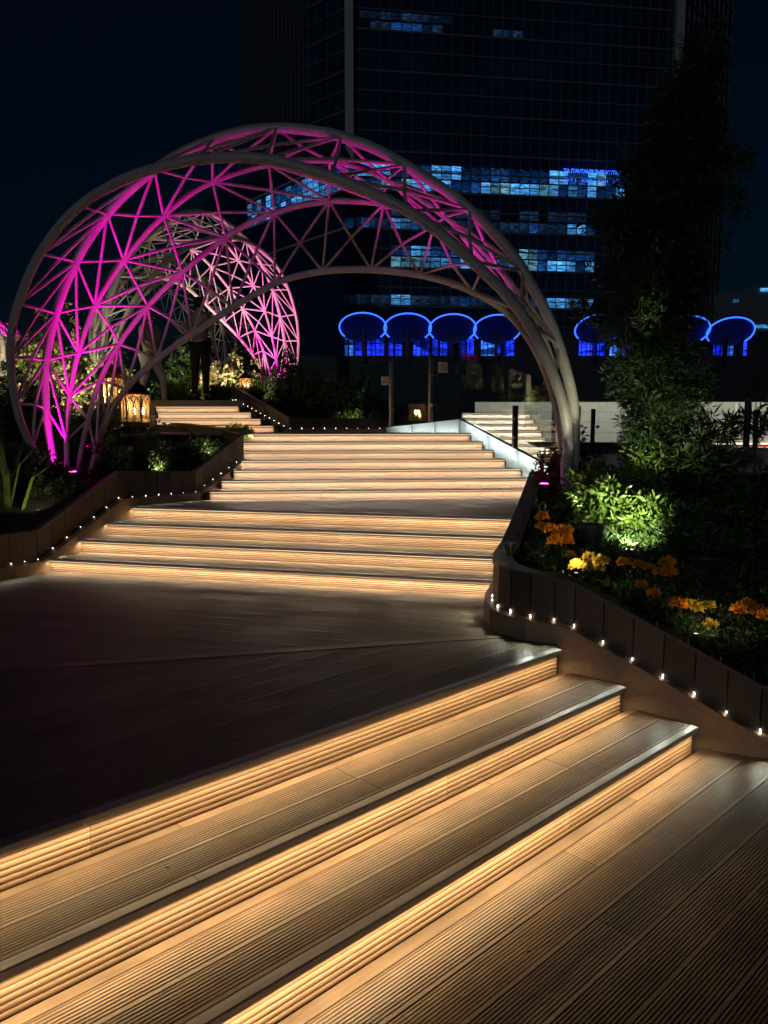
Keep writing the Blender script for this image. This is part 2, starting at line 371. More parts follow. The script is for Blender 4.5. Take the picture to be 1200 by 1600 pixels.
# dry leaves and crumbs scattered on the boards
rl = random.Random(9); C = []; D = []
for i in range(70):
    x = rl.uniform(-2.8, 2.6); y = rl.uniform(1.6, 6.2)
    f = -x*math.sin(T1)+y*math.cos(T1)
    z = .4975 if f > O1[2] else .33 if f > O1[1] else .165 if f > O1[0] else 0
    if f < O1[0] or y < 6.9+x*-.26: C.append((x, y, z+.003)); D.append((rl.gauss(0, 1), rl.gauss(0, 1), .02))
litter = (C, D)
# ------------------------------------------------------------------ planter walls
def resample(poly, step):
    """walk along the polyline; corners are kept, cells are about `step` long"""
    out = []
    for a, b in zip(poly, poly[1:]):
        L = math.hypot(b[0]-a[0], b[1]-a[1]); k = max(1, round(L/step))
        for i in range(k):
            t = i/k; t2 = (i+1)/k
            out.append((tuple(a[j]+(b[j]-a[j])*t for j in range(len(a))), tuple(a[j]+(b[j]-a[j])*t2 for j in range(len(a)))))
    return out
def planter_wall(poly, label, side, step=.17, led_every=1, ledge=.09, seed=0, dots=(0, 999), group='timber planter walls', power=.05, gap=.007, capw=.045, dotsize=1.0):
    """poly points: x, y, z_floor, z_led, z_top; side=+1 when the outer face is to the left of travel"""
    rnd = random.Random(seed)
    root = empty('planter_wall', label=label, cat='planter wall', group=group)
    cells = resample(poly, step)
    cap = MB(); back = MB(); nd = 0
    for i, (a, b) in enumerate(cells):
        dx, dy = b[0]-a[0], b[1]-a[1]; L = math.hypot(dx, dy); tx, ty = dx/L, dy/L; nx, ny = -ty*side, tx*side   # outward
        def q(e, s, off, z): return (e[0]+tx*s+nx*off, e[1]+ty*s+ny*off, z)
        j = rnd.uniform(-.0015, .0015); g2 = gap/2
        mb = MB()
        mb.hexa([q(a, g2, .012+j, a[3]), q(b, -g2, .012+j, b[3]), q(b, -g2, -.008, b[3]), q(a, g2, -.008, a[3])],
                [q(a, g2, .012+j, a[4]-.02), q(b, -g2, .012+j, b[4]-.02), q(b, -g2, -.008, b[4]-.02), q(a, g2, -.008, a[4]-.02)])
        # shallow vertical flutes on the face
        for f in range(3):
            s0 = L*(f+1)/4
            mb.hexa([q(a, s0-.004, .0128+j, a[3]+(b[3]-a[3])*(s0-.004)/L+.004), q(a, s0+.004, .0128+j, a[3]+(b[3]-a[3])*(s0+.004)/L+.004), q(a, s0+.004, .011, a[3]+.004), q(a, s0-.004, .011, a[3]+.004)],
                    [q(a, s0-.004, .0128+j, a[4]+(b[4]-a[4])*(s0-.004)/L-.024), q(a, s0+.004, .0128+j, a[4]+(b[4]-a[4])*(s0+.004)/L-.024), q(a, s0+.004, .011, a[4]-.024), q(a, s0-.004, .011, a[4]-.024)])
        ctr = Vector(((a[0]+b[0])/2, (a[1]+b[1])/2, a[3]))
        mb.v = [tuple(Vector(v)-ctr) for v in mb.v]; o = mb.build('board', M['board'], root); o.location = ctr
        zb0, zb1 = a[2]-.25, b[2]-.25
        back.hexa([q(a, 0, -.01, zb0), q(b, 0, -.01, zb1), q(b, 0, -.05, zb1), q(a, 0, -.05, zb0)], [q(a, 0, -.01, a[4]-.03), q(b, 0, -.01, b[4]-.03), q(b, 0, -.05, b[4]-.03), q(a, 0, -.05, a[4]-.03)])
        if dots[0] <= i <= dots[1] and i % led_every == 0:
            p = q(a, 0, .018, a[3]+.010)
            mb = MB(); mb.lathe([(.001, -.004), (.0045, -.0025), (.0045, .0025), (.001, .004)], 8); o = mb.build('led_dot', M['dot'], root); o.location = p; ds = rnd.uniform(.7, 1.15)*dotsize; o.scale = (ds*.8, ds*.8, ds*rnd.uniform(1.6, 3.2))
            pq = q(a, 0, ledge+.012, a[3]+.006); spot('led_dot_light', pq, (pq[0]+nx, pq[1]+ny, pq[2]-.8), power, (.93, 1, .84), 80, 1, .006)
    # continuous cap and plinth with mitred corners
    n = len(poly); nrm = []
    for i in range(n):
        v = Vector((0, 0))
        for a, b in ((i-1, i), (i, i+1)):
            if a >= 0 and b < n:
                e = Vector((poly[b][0]-poly[a][0], poly[b][1]-poly[a][1])).normalized(); v += Vector((-e.y*side, e.x*side))
        v.normalize()
        if 0 < i < n-1:
            e = Vector((poly[i][0]-poly[i-1][0], poly[i][1]-poly[i-1][1])).normalized(); v /= max(.6, v.dot(Vector((-e.y*side, e.x*side))))
        nrm.append(v)
    def P(i, off, z): return (poly[i][0]+nrm[i].x*off, poly[i][1]+nrm[i].y*off, z)
    for i in range(n-1):
        a, b = poly[i], poly[i+1]
        cap.hexa([P(i, .02, a[4]-.02), P(i+1, .02, b[4]-.02), P(i+1, -capw, b[4]-.02), P(i, -capw, a[4]-.02)], [P(i, .02, a[4]), P(i+1, .02, b[4]), P(i+1, -capw, b[4]), P(i, -capw, a[4])])
        mb = MB(); mb.hexa([P(i, ledge, a[2]-.3), P(i+1, ledge, b[2]-.3), P(i+1, -.012, b[2]-.3), P(i, -.012, a[2]-.3)], [P(i, ledge, a[3]-.004), P(i+1, ledge, b[3]-.004), P(i+1, -.012, b[3]-.002), P(i, -.012, a[3]-.002)])
        o = mb.build('stringer', M['plinth'], root)
    cap.build('cap_rail', M['board'], root); back.build('backing', M['dark'], root)
    return root
LW = [(-5.4, 3.0, .495, .60, .87), (-3.42, 6.2, .495, .60, .87), (-3.22, 6.52, .495, .60, .87), (-3.09, 6.74, .495, .60, .87), (-2.64, 7.58, .995, 1.07, 1.34), (-2.05, 8.28, .995, 1.07, 1.30), (-1.66, 9.05, 1.3, 1.42, 1.70)]
planter_wall(LW, 'long zigzag timber planter wall along the left side of the stairs, lit lantern above it', -1, seed=1, step=.15, ledge=.085, power=.6, dotsize=.48)
LWb = [(-1.66, 9.05, 1.3, 1.44, 1.70), (-2.0, 9.75, 1.5, 1.60, 1.76), (-2.75, 10.9, 1.65, 1.72, 1.82), (-3.5, 12.0, 1.7, 1.76, 1.86)]
planter_wall(LWb, 'low timber wall behind the lit yellow creeper beside the far steps', -1, seed=2, dots=(99, 99), ledge=.02)
RW = [(1.60, 8.3, 1.095, 1.12, 1.30), (1.19, 6.75, .87, .9, 1.07), (.91, 5.75, .495, .64, .92), (.775, 5.25, .495, .63, .915), (.735, 5.0, .495, .63, .91), (.745, 4.83, .495, .63, .91), (.80, 4.70, .495, .63, .905), (.90, 4.60, .495, .625, .90), (1.03, 4.535, .495, .62, .89), (1.14, 4.485, .45, .595, .865), (2.06, 4.055, 0, .12, .39), (2.5, 3.96, 0, .10, .385), (5.2, 3.9, 0, .1, .385)]
planter_wall(RW, 'curved dark timber planter wall descending beside the lower stairs on the marigold side', -1, seed=3, step=.165, ledge=.07, dots=(20, 60), power=1.7, led_every=1, capw=.12)
UW = [(-3.35, 14.6, 2.15, 2.24, 2.42), (-2.42, 12.75, 2.1, 2.2, 2.40), (-1.34, 11.0, 1.695, 1.74, 1.90), (-.86, 11.15, 1.695, 1.74, 1.90), (.25, 11.35, 1.695, 1.74, 1.885)]
planter_wall(UW, 'timber planter wall at the top of the stairs below the smaller arch foot', -1, seed=4, step=.17, ledge=.03, power=.08, gap=.01, dotsize=.55)

# far flight behind the left planter
warm4 = (1, .78, .56)
O4 = []
def far_flight():
    t = R(-4); steps = []
    for i, (px, d) in enumerate(((429, 10.95), (409, 11.3), (394, 11.65), (375, 12.05), (360, 12.45))):
        x = (px-600)/1200*d; o = x*-math.sin(t)+d*math.cos(t); s1 = x*math.cos(t)+d*math.sin(t)
        steps.append([o, 1.695+.1*(i+1), 1.695+.1*i, s1-1.7+i*.12, s1, None])
    for i in range(4): steps[i][5] = steps[i+1][0]+.035
    return flight('garden_steps', t, [tuple(s) for s in steps], warm4, 2.1, 0, 14, nth=.016)
far_flight()
pth = MB(); pth.box(-4.4, -1.9, 12.45, 20, 1.7, 2.19); o = pth.build('garden_path', M['deck']); o['kind'] = 'structure'

# ------------------------------------------------------------------ white steel edge and glass balustrades
edge = empty('steel_parapet', label='white painted steel upstand edging the top of the stairs under the glass', cat='parapet')
def prism(mb, a, b, w, z0a, z1a, z0b, z1b):
    a, b = Vector(a), Vector(b); e = (b-a).normalized(); n = Vector((-e.y, e.x))*w/2
    mb.hexa([(*(a-n), z0a), (*(b-n), z0b), (*(b+n), z0b), (*(a+n), z0a)], [(*(a-n), z1a), (*(b-n), z1b), (*(b+n), z1b), (*(a+n), z1a)])
Pc = (1.03, 10.4); Pl = (.04, 10.95); Pr = (1.95, 8.35)
mb = MB(); prism(mb, Pl, Pc, .008, 1.6, 1.75, 1.6, 1.865); mb.build('upstand_plate', M['white'], edge)
mb = MB(); prism(mb, Pl, Pc, .07, 1.75, 1.762, 1.865, 1.877); mb.build('top_flange', M['white'], edge)
for t in (.35, .66, .98):
    p = (Pl[0]+(Pc[0]-Pl[0])*t, Pl[1]+(Pc[1]-Pl[1])*t); q = (p[0]-.02, p[1]-.05); mb = MB(); prism(mb, p, q, .02, 1.69, 1.76+.115*t, 1.69, 1.76+.115*t); mb.build('stiffener', M['white'], edge)
mb = MB(); prism(mb, Pc, Pr, .010, 1.35, 1.865, .90, 1.26); mb.build('stringer_plate', M['white'], edge)
mb = MB(); prism(mb, Pc, Pr, .065, 1.865, 1.879, 1.26, 1.274); mb.build('top_flange', M['white'], edge)
for t in (.33, .62, .93):
    p = (Pc[0]+(Pr[0]-Pc[0])*t, Pc[1]+(Pr[1]-Pc[1])*t); z = 1.865-.605*t; q = (p[0]-.06, p[1]-.03); mb = MB(); prism(mb, p, q, .02, z-.28, z, z-.28, z); mb.build('stiffener', M['white'], edge)
area('stringer_light', (.98, 10.2, 1.80), (1.78, 8.5, 1.27), .02, 1.5, (.86, 1, .94), (.85, .3, -.4))  # added light without a fitting, brightens the white stringer
area('upstand_light', (.1, 10.75, 1.715), (.95, 10.3, 1.715), .015, .9, (.86, 1, .94), (.5, .9, .3))  # also added, lifts the white upstand; no lamp body here
def glass_run(a, b, za, zb, h, cells, label, posts=(), post_h=.95, signs=(), pmat='iron'):
    root = empty('glass_balustrade', label=label, cat='glass balustrade', group='frameless glass balustrades')
    a, b = Vector(a), Vector(b); e = (b-a).normalized(); n = Vector((-e.y, e.x))
    for i in range(cells):
        t0, t1 = i/cells+.004, (i+1)/cells-.004; p, q = a+(b-a)*t0, a+(b-a)*t1; z0, z1 = za+(zb-za)*t0, za+(zb-za)*t1
        mb = MB(); prism(mb, p, q, .012, z0+.02, z0+h, z1+.02, z1+h); mb.build('pane', M['glass'], root)
    for t in posts:
        p = a+(b-a)*t; z = za+(zb-za)*t
        mb = MB(); mb.box(-.02, .02, -.03, .03, 0, post_h); o = mb.build('post', M[pmat], root); o.location = (*p, z); o.rotation_euler = (0, 0, math.atan2(e.y, e.x))
        for zz in (.25, .7):
            mb = MB(); mb.lathe([(.022, 0), (.022, .03), (.016, .034)], 12); c = mb.build('clamp', M['steel'], o); c.location = (.05, -.03, post_h*zz); c.rotation_euler = (R(90), 0, 0)
    return root, a, b, e, n
def paper_sign(px, py, Y, w, h, label, yaw):
    p = at_y(px, py, Y); r = empty('paper_notice', p, yaw, label=label, cat='notice', group='paper notices on the glass')
    mb = MB(); mb.box(-w/2, w/2, -.002, 0, -h/2, h/2); mb.build('sheet', M['paper'], r)
    mb = MB()
    rnd = random.Random(int(px))
    for z, x0, x1, t in ((.22, -.26, .26, .13), (.0, -.36, .36, .10), (-.2, -.36, .36, .16)):
        x = x0
        while x < x1-.03:
            l = rnd.uniform(.05, .09); mb.box(x*w, min(x+l, x1)*w, -.0035, -.0022, (z-t/2)*h, (z+t/2)*h); x += l+.025
    mb.build('printed_lines', M['orangeink'], r)
M['paper'] = mat('notice_paper', (.62, .50, .42), .7, var=.08); M['orangeink'] = mat('orange_ink', (.50, .15, .05), .7)
gl1 = glass_run(Pc, Pr, 1.88, 1.27, .92, 2, 'sloping glass balustrade descending with the upper stairs by the white stringer', posts=(.58,), post_h=.5)
gl2 = glass_run((-.35, 11.6), Pc, 1.74, 1.88, .92, 2, 'glass balustrade at the back of the top terrace with two paper notices', posts=(.33, .72), post_h=.92, pmat='steel')
gl3 = glass_run((1.9, 10.6), (8.2, 11.6), 1.2, 1.2, .93, 4, 'long glass balustrade in front of the pale stone wall', posts=(.07, .16, .3, .55, .8), post_h=.82)
side = []
zs_ = [1.385+.085*i for i in range(9)]
for i in range(8):
    d0 = 9.0+.34*i; x0 = max(1.03+(10.4-d0)*.46+.10, 1.14); x1 = [1.86, 1.95, 2.05, 2.12, 2.14, 2.15, 2.16, 2.17][i]; t = R(3); o = x0*-math.sin(t)+d0*math.cos(t)
    side.append((o, zs_[i], zs_[i]-.085, sx(x0, o, t), sx(x1, o, t), None if i == 7 else (9.0+.34*(i+1))*math.cos(t)-x0*math.sin(t)+.02))
M['palewood'] = woodmat('pale_grey_treads', (.44, .42, .38), .5)
flight('side_stairs', R(3), side, (1, .86, .68), 4.5, 0, 15, nth=.010, rmat='palewood', tmat='palewood')  # solid lit steps built in place of stairs mirrored in the glass
paper_sign(602, 595, 11.2, .13, .12, 'small cream notice with orange lines on the glass above the planter plants', R(25))
paper_sign(692, 574, 10.4, .15, .14, 'larger cream notice with orange lines high on the glass near the white parapet corner', R(28))
paper_sign(902, 645, 10.55, .10, .17, 'narrow cream notice on the glass in front of the pale stone wall', R(5))
mb = MB(); mb.box(1.2, 9, 8.9, 11.8, -1, 1.18); o = mb.build('side_terrace', M['dark']); o['kind'] = 'structure'

# ------------------------------------------------------------------ lattice arch
def catmull(pts, n):
    pts = [Vector(p) for p in pts]; P = [pts[0]*2-pts[1]]+pts+[pts[-1]*2-pts[-2]]
    L = [0]
    for a, b in zip(pts, pts[1:]): L.append(L[-1]+(b-a).length)
    out = []
    for i in range(n+1):
        s = L[-1]*i/n; k = 0
        while k < len(L)-2 and s > L[k+1]: k += 1
        u = (s-L[k])/(L[k+1]-L[k]); p0, p1, p2, p3 = P[k], P[k+1], P[k+2], P[k+3]
        out.append(.5*((2*p1)+(p2-p0)*u+(2*p0-5*p1+4*p2-p3)*u*u+(3*p1-p0-3*p2+p3)*u**3))
    return out
CH = {
 'F': [(82, 762), (52, 702), (31, 655), (20, 603), (16, 555), (20, 506), (33, 461), (58, 404), (96, 350), (137, 312), (187, 283), (229, 267), (292, 252), (354, 246), (417, 249), (454, 257), (504, 272), (546, 287), (608, 314), (650, 338), (692, 368), (725, 396), (754, 424), (786, 455), (819, 497), (846, 544), (867, 592), (881, 638), (887, 683), (886, 730), (884, 775)],
 'B': [(92, 758), (79, 692), (73, 650), (70, 597), (75, 545), (87, 492), (105, 440), (133, 383), (175, 325), (222, 280), (267, 248), (317, 224), (375, 206), (437, 200), (500, 206), (525, 211), (587, 233), (650, 268), (708, 306), (754, 346), (800, 397), (833, 450), (862, 508), (882, 570), (895, 625), (898, 683), (895, 735), (892, 775)],
 'C': [(106, 756), (104, 702), (105, 650), (113, 592), (123, 550), (136, 508), (157, 461), (204, 392), (250, 342), (308, 296), (375, 268), (430, 256), (500, 250), (560, 260), (620, 288), (680, 326), (740, 376), (795, 438), (835, 500), (865, 570), (884, 645), (889, 710), (889, 775)],
 'D': [(120, 756), (125, 715), (137, 660), (154, 600), (183, 542), (221, 490), (267, 441), (325, 392), (379, 354), (437, 329), (500, 316), (546, 314), (600, 319), (650, 338), (700, 366), (750, 408), (795, 455), (835, 515), (862, 580), (880, 650), (886, 715), (887, 775)],
 'L': [(138, 756), (152, 700), (167, 654), (200, 604), (250, 558), (308, 517), (358, 484), (400, 459), (442, 438), (504, 424), (567, 421), (633, 426), (692, 438), (742, 457), (785, 482), (820, 520), (848, 570), (868, 630), (880, 700), (884, 775)]}
OFF = {'F': -.75, 'B': 0.0, 'C': .5, 'D': 1.0, 'L': 1.35}
PLf = Vector((-3.5, 8.6, 0)); PRf = Vector((1.79, 7.5, 0)); bv = (PRf-PLf).normalized(); bn = Vector((-bv.y, bv.x, 0))
BASE = Vector((-.85, 8.05, 1.12))
chord = {}
for k, pts in CH.items():
    L = [0]
    for a, b in zip(pts, pts[1:]): L.append(L[-1]+math.dist(a, b))
    q = []
    for (x, y), l in zip(pts, L):
        w = OFF[k]*max(0, math.sin(math.pi*l/L[-1]))**.75
        q.append(at_plane(x, y, PLf+bn*w, bn)-BASE)
    chord[k] = catmull(q, 120)
UNIT = MB(); UNIT.lathe([(1, 0), (1, 1)], 8); _u = bpy.data.meshes.new('strut'); _u.from_pydata(UNIT.v, [], UNIT.f); _u.materials.append(M['tube'])
_u.polygons.foreach_set('use_smooth', [len(p.vertices) == 4 for p in _u.polygons])
def strut(a, b, r, parent):
    a, b = Vector(a), Vector(b); e = b-a; L = e.length
    if L < .05: return
    o = bpy.data.objects.new('strut', _u); o.rotation_mode = 'QUATERNION'; o.location = a
    o.rotation_quaternion = Vector((0, 0, 1)).rotation_difference(e); o.scale = (r, r, L); link(o, parent)
def make_arch():
    root = empty('lattice_arch', BASE, label='large white tubular lattice arch spanning the stairs with magenta lit left foot', cat='lattice arch', group='tubular lattice arches')
    for k, r0 in (('F', .051), ('B', .053), ('C', .036), ('D', .036), ('L', .043)):
        mb = MB(); mb.tube(chord[k], [r0*(.80+.2*min(1, i/70)) for i in range(121)], 12); mb.build('arch_tube', M['tube'], root, smooth=True)
    # stations, denser at the left foot where the panels shrink
    st = [6, 12, 18, 25, 32, 40, 48, 56, 64, 72, 81, 90, 99, 108]
    rr = .0165
    for a, b in (('F', 'B'), ('B', 'C'), ('C', 'D'), ('D', 'L')):
        wide = True
        for i, s in enumerate(st):
            A, Bn = chord[a], chord[b]
            sa = min(118, s+(4 if a in 'BD' else 0)); sb = min(118, s+(4 if b in 'BD' else 0))
            strut(A[sa], Bn[sb], rr*.95, root)
            if i+1 < len(st):
                s2 = st[i+1]; sa2 = min(118, s2+(4 if a in 'BD' else 0)); sb2 = min(118, s2+(4 if b in 'BD' else 0))
                c = (A[sa]+Bn[sb]+A[sa2]+Bn[sb2])/4
                gapw = (A[sa]-Bn[sb]).length
                # push the crossing outwards so that the shell keeps its curvature
                if gapw > .45:
                    for p in (A[sa], Bn[sb], A[sa2], Bn[sb2]): strut(c, p, rr, root)
                elif i % 2: strut(A[sa], Bn[sb2], rr, root)
                else: strut(Bn[sb], A[sa2], rr, root)
    # foot shoes
    for e, k in ((0, 'C'),):
        p = chord[k][e]; mb = MB()
        mb.lathe([(.17, -.25), (.24, -.02), (.25, .0), (.23, .01), (.05, .0)], 20, (p.x, p.y, p.z)); mb.build('foot_bowl', M['concrete'], root)
    return root
arch = make_arch()
def copy_tree(src, parent=None):
    c = src.copy(); COL.objects.link(c)
    if parent is not None: c.parent = parent
    for ch in src.children: copy_tree(ch, c)
    return c
def place_copy(foot, other, scale, label, mirror=True, hs=None):
    """foot/other: world xy of the two feet; local left foot goes to `foot`"""
    c = copy_tree(arch); lf = PLf-BASE; rf = PRf-BASE; lf.z = rf.z = 0
    foot = Vector(foot); other = Vector(other); d = other-foot; w = (rf-lf).length; sc = d.xy.length/w
    hs = hs or sc
    mx = -1 if mirror else 1
    l2 = Vector((lf.x*mx, lf.y, 0)); r2 = Vector((rf.x*mx, rf.y, 0)); base_ang = math.atan2((r2-l2).y, (r2-l2).x); ang = math.atan2(d.y, d.x)-base_ang
    c.rotation_euler = (0, 0, ang); c.scale = (mx*sc, sc, hs)
    rot = Matrix.Rotation(ang, 3, 'Z'); c.location = foot - rot @ Vector((l2.x*sc, l2.y*sc, 0)); c.location.z = foot.z
    c['label'] = label; return c
p2 = at_y(436, 634, 16.0); q2 = at_y(165, 640, 12.8)
arch2 = place_copy((p2.x, p2.y, p2.z), (q2.x, q2.y, p2.z), 1, 'smaller lattice arch beyond the top terrace with a pink lit right foot in the planter', hs=.95)
p3 = at_y(345, 600, 23); q3 = at_y(170, 600, 19)
arch3 = place_copy((p3.x, p3.y, p3.z), (q3.x, q3.y, p3.z), 1, 'pale lattice arch standing inside and behind the second arch', hs=.9)
p4 = at_y(-8, 580, 15.0); q4 = at_y(-210, 580, 19)
arch4 = place_copy((p4.x, p4.y, p4.z), (q4.x, q4.y, p4.z), 1, 'lattice arch cut by the left edge of the view', hs=.42)

# magenta uplights in the arch feet
MAG = (1, .0, .62)
def uplight(p, targets, label, group='magenta uplights at the arch feet', col=MAG, lens=(1, .1, .8), st=30):
    r = empty('uplight', p, label=label, cat='uplight', group=group)
    mb = MB(); mb.lathe([(.05, -.08), (.055, 0), (.06, .05), (.052, .052)], 14); mb.build('housing', M['iron'], r)
    mb = MB(); mb.lathe([(.046, .053), (.03, .058)], 14); mb.build('lens', emis('uplight_lens_'+label[:6], lens, st*.3), r)
    for t, e, ang in targets: spot('uplight_beam', Vector(p)+Vector((0, 0, .075)), t, e, col, ang, .8, .03)
lf = BASE+chord['C'][0]; rf = BASE+chord['C'][120]
uplight(lf+Vector((-.13, -.05, .10)), [(BASE+chord['B'][26]+Vector((0, .2, 0)), 260, 42), (BASE+chord['C'][48], 230, 40)], 'magenta uplight at the outer side of the large arch left foot')
uplight(lf+Vector((.10, -.10, .09)), [(BASE+chord['C'][30], 330, 46)], 'magenta uplight at the inner side of the large arch left foot')
uplight(rf+Vector((-.22, .12, .06)), [(BASE+chord['C'][76], 420, 34)], 'magenta uplight beside the large arch right foot by the dark wall end')
def wpt(o, v): return Matrix.LocRotScale(o.location, o.rotation_euler, o.scale) @ v
f2 = wpt(arch2, chord['C'][0])
uplight(f2+Vector((-.05, -.18, .12)), [(wpt(arch2, chord['C'][32]), 560, 62), (wpt(arch2, chord['B'][18]), 260, 62), (wpt(arch2, chord['D'][45]), 200, 40)], 'magenta uplight among pink flowers in the second arch foot')
f3 = wpt(arch3, chord['C'][0])
uplight(f3+Vector((0, -.3, .1)), [(wpt(arch3, chord['C'][36]), 50, 60)], 'warm white uplight below the pale third arch', group='warm garden uplights', col=(1, .85, .62), lens=(1, .85, .6))
f4 = wpt(arch4, chord['C'][0])
uplight(f4+Vector((0, -.2, .1)), [(wpt(arch4, chord['C'][34]), 350, 70)], 'magenta uplight below the arch at the left edge')

# ------------------------------------------------------------------ tower with lit floors, neon canopies
def facade_frame(px0, d0, px1, d1):
    a = Vector(((px0-600)/1200*d0, d0, 0)); b = Vector(((px1-600)/1200*d1, d1, 0)); return a, b
mt, nn, pp = newmat('office_interior')   # lit rooms seen through glass: uneven panels, ceiling lines
def litmat(name, col, st, seed):
    m, n, p = newmat(name); N = n.nodes; Lk = n.links.new
    tc = N.new('ShaderNodeTexCoord'); mp = N.new('ShaderNodeMapping'); mp.inputs['Scale'].default_value = (.35, 1, 1.4); mp.inputs['Location'].default_value = (seed, seed*.3, 0); Lk(tc.outputs['Object'], mp.inputs[0])
    v = N.new('ShaderNodeTexVoronoi'); v.distance = 'CHEBYCHEV'; v.inputs['Scale'].default_value = 1.3; Lk(mp.outputs[0], v.inputs['Vector'])
    sx_ = N.new('ShaderNodeSeparateColor'); Lk(v.outputs['Color'], sx_.inputs[0])
    r = N.new('ShaderNodeMapRange'); r.inputs[1].default_value = .1; r.inputs[2].default_value = .95; r.inputs[3].default_value = .10; r.inputs[4].default_value = 1.35; Lk(sx_.outputs[0], r.inputs[0])
    oi = N.new('ShaderNodeObjectInfo'); r2 = N.new('ShaderNodeMapRange'); r2.inputs[3].default_value = .30; r2.inputs[4].default_value = 1.6; Lk(oi.outputs['Random'], r2.inputs[0])
    mu = N.new('ShaderNodeMath'); mu.operation = 'MULTIPLY'; Lk(r.outputs[0], mu.inputs[0]); Lk(r2.outputs[0], mu.inputs[1])
    # rows of ceiling lamps and furniture silhouettes behind the glass
    mp2 = N.new('ShaderNodeMapping'); mp2.inputs['Scale'].default_value = (1.3, 1, 7); Lk(tc.outputs['Object'], mp2.inputs[0])
    cx = N.new('ShaderNodeCombineXYZ'); rm = N.new('ShaderNodeMath'); rm.operation = 'MULTIPLY'; rm.inputs[1].default_value = 50; oi0 = N.new('ShaderNodeObjectInfo'); Lk(oi0.outputs['Random'], rm.inputs[0]); Lk(rm.outputs[0], cx.inputs[0]); Lk(rm.outputs[0], cx.inputs[2]); Lk(cx.outputs[0], mp2.inputs['Location'])
    nz = N.new('ShaderNodeTexNoise'); nz.inputs['Scale'].default_value = 1.1; nz.inputs['Detail'].default_value = 3; Lk(mp2.outputs[0], nz.inputs['Vector'])
    r3 = N.new('ShaderNodeMapRange'); r3.inputs[1].default_value = .38; r3.inputs[2].default_value = .66; r3.inputs[3].default_value = .35; r3.inputs[4].default_value = 1.9; Lk(nz.outputs[0], r3.inputs[0])
    m0 = N.new('ShaderNodeMath'); m0.operation = 'MULTIPLY'; Lk(mu.outputs[0], m0.inputs[0]); Lk(r3.outputs[0], m0.inputs[1]); mu = m0
    m2 = N.new('ShaderNodeMath'); m2.operation = 'MULTIPLY'; m2.inputs[1].default_value = st; Lk(mu.outputs[0], m2.inputs[0])
    p.inputs['Base Color'].default_value = (.01, .01, .015, 1); p.inputs['Roughness'].default_value = .15
    p.inputs['Emission Color'].default_value = (*col, 1); Lk(m2.outputs[0], p.inputs['Emission Strength']); return m
M['win_blue'] = litmat('lit_window_blue', (.07, .33, .78), 1.0, 1); M['win_dim'] = litmat('dim_window_blue', (.010, .065, .25), .55, 5)
M['win_cyan'] = litmat('lit_window_cyan', (.16, .46, .66), .75, 9); M['win_royal'] = litmat('lit_window_royal_blue', (.01, .035, 1.0), 1.6, 13)
M['win_warm'] = litmat('lit_window_warm', (1, .62, .3), 1.6, 3); M['lampwhite'] = emis('office_lamp', (1, .86, .6), 5)
M['curtain'] = mat('dark_tinted_glass', (.015, .032, .08), .08, var=.3, scale=.2, spec=.6)
M['mullion'] = mat('facade_metal', (.10, .11, .13), .5, var=.1); M['slab'] = mat('spandrel_band', (.34, .36, .40), .55, var=.15, scale=.2)
M['facadefin'] = mat('corner_fin', (.36, .36, .38), .5, var=.1)
M['wall_dark'] = mat('dark_cladding', (.02, .021, .024), .6)
tower = empty('office_tower', (0, 80, -6), label='very tall dark glass office tower behind the garden with blue lit lower floors', cat='office tower')
TA, TB = facade_frame(549, 80, 1031, 84.5); _, TC = facade_frame(549, 80, 1110, 96); TL1 = Vector(((488-600)/1200*84, 84, 0)); TL2 = Vector(((392-600)/1200*95, 95, 0))
TO = Vector((0, 80, -6))
def yz(py, px=790, d=82): return at_y(px, py, d).z
FL = 3.78
zf0 = yz(305) # bottom of the bright band
floors = [zf0+FL*k for k in range(-6, 14)]
def wall_face(a, b, z0, z1, mat, parent, name='glass_skin', th=.3):
    e = (b-a).normalized(); n = Vector((-e.y, e.x, 0)); mb = MB()
    mb.hexa([Vector((*a.xy, z0))-TO, Vector((*b.xy, z0))-TO, Vector((*(b+n*th).xy, z0))-TO, Vector((*(a+n*th).xy, z0))-TO], [Vector((*a.xy, z1))-TO, Vector((*b.xy, z1))-TO, Vector((*(b+n*th).xy, z1))-TO, Vector((*(a+n*th).xy, z1))-TO])
    return mb.build(name, mat, parent)
ztop = floors[-1]+3
for a, b in ((TA, TB), (TL1, TA), (TL2, TL1), (TB, TC)): wall_face(a, b, -6, ztop, M['curtain'], tower)
mbb = MB(); mbb.add([Vector((*p.xy, ztop+.5))-TO for p in (TL2, TL1, TA, TB, TC, Vector((0, 120, 0)))], [(0, 1, 2, 3, 4, 5)]); mbb.build('roof_deck', M['wall_dark'], tower)
wall_face(TC, Vector((10, 120, 0)), -6, ztop, M['wall_dark'], tower, 'rear_wall'); wall_face(Vector((10, 120, 0)), TL2, -6, ztop, M['wall_dark'], tower, 'rear_wall')
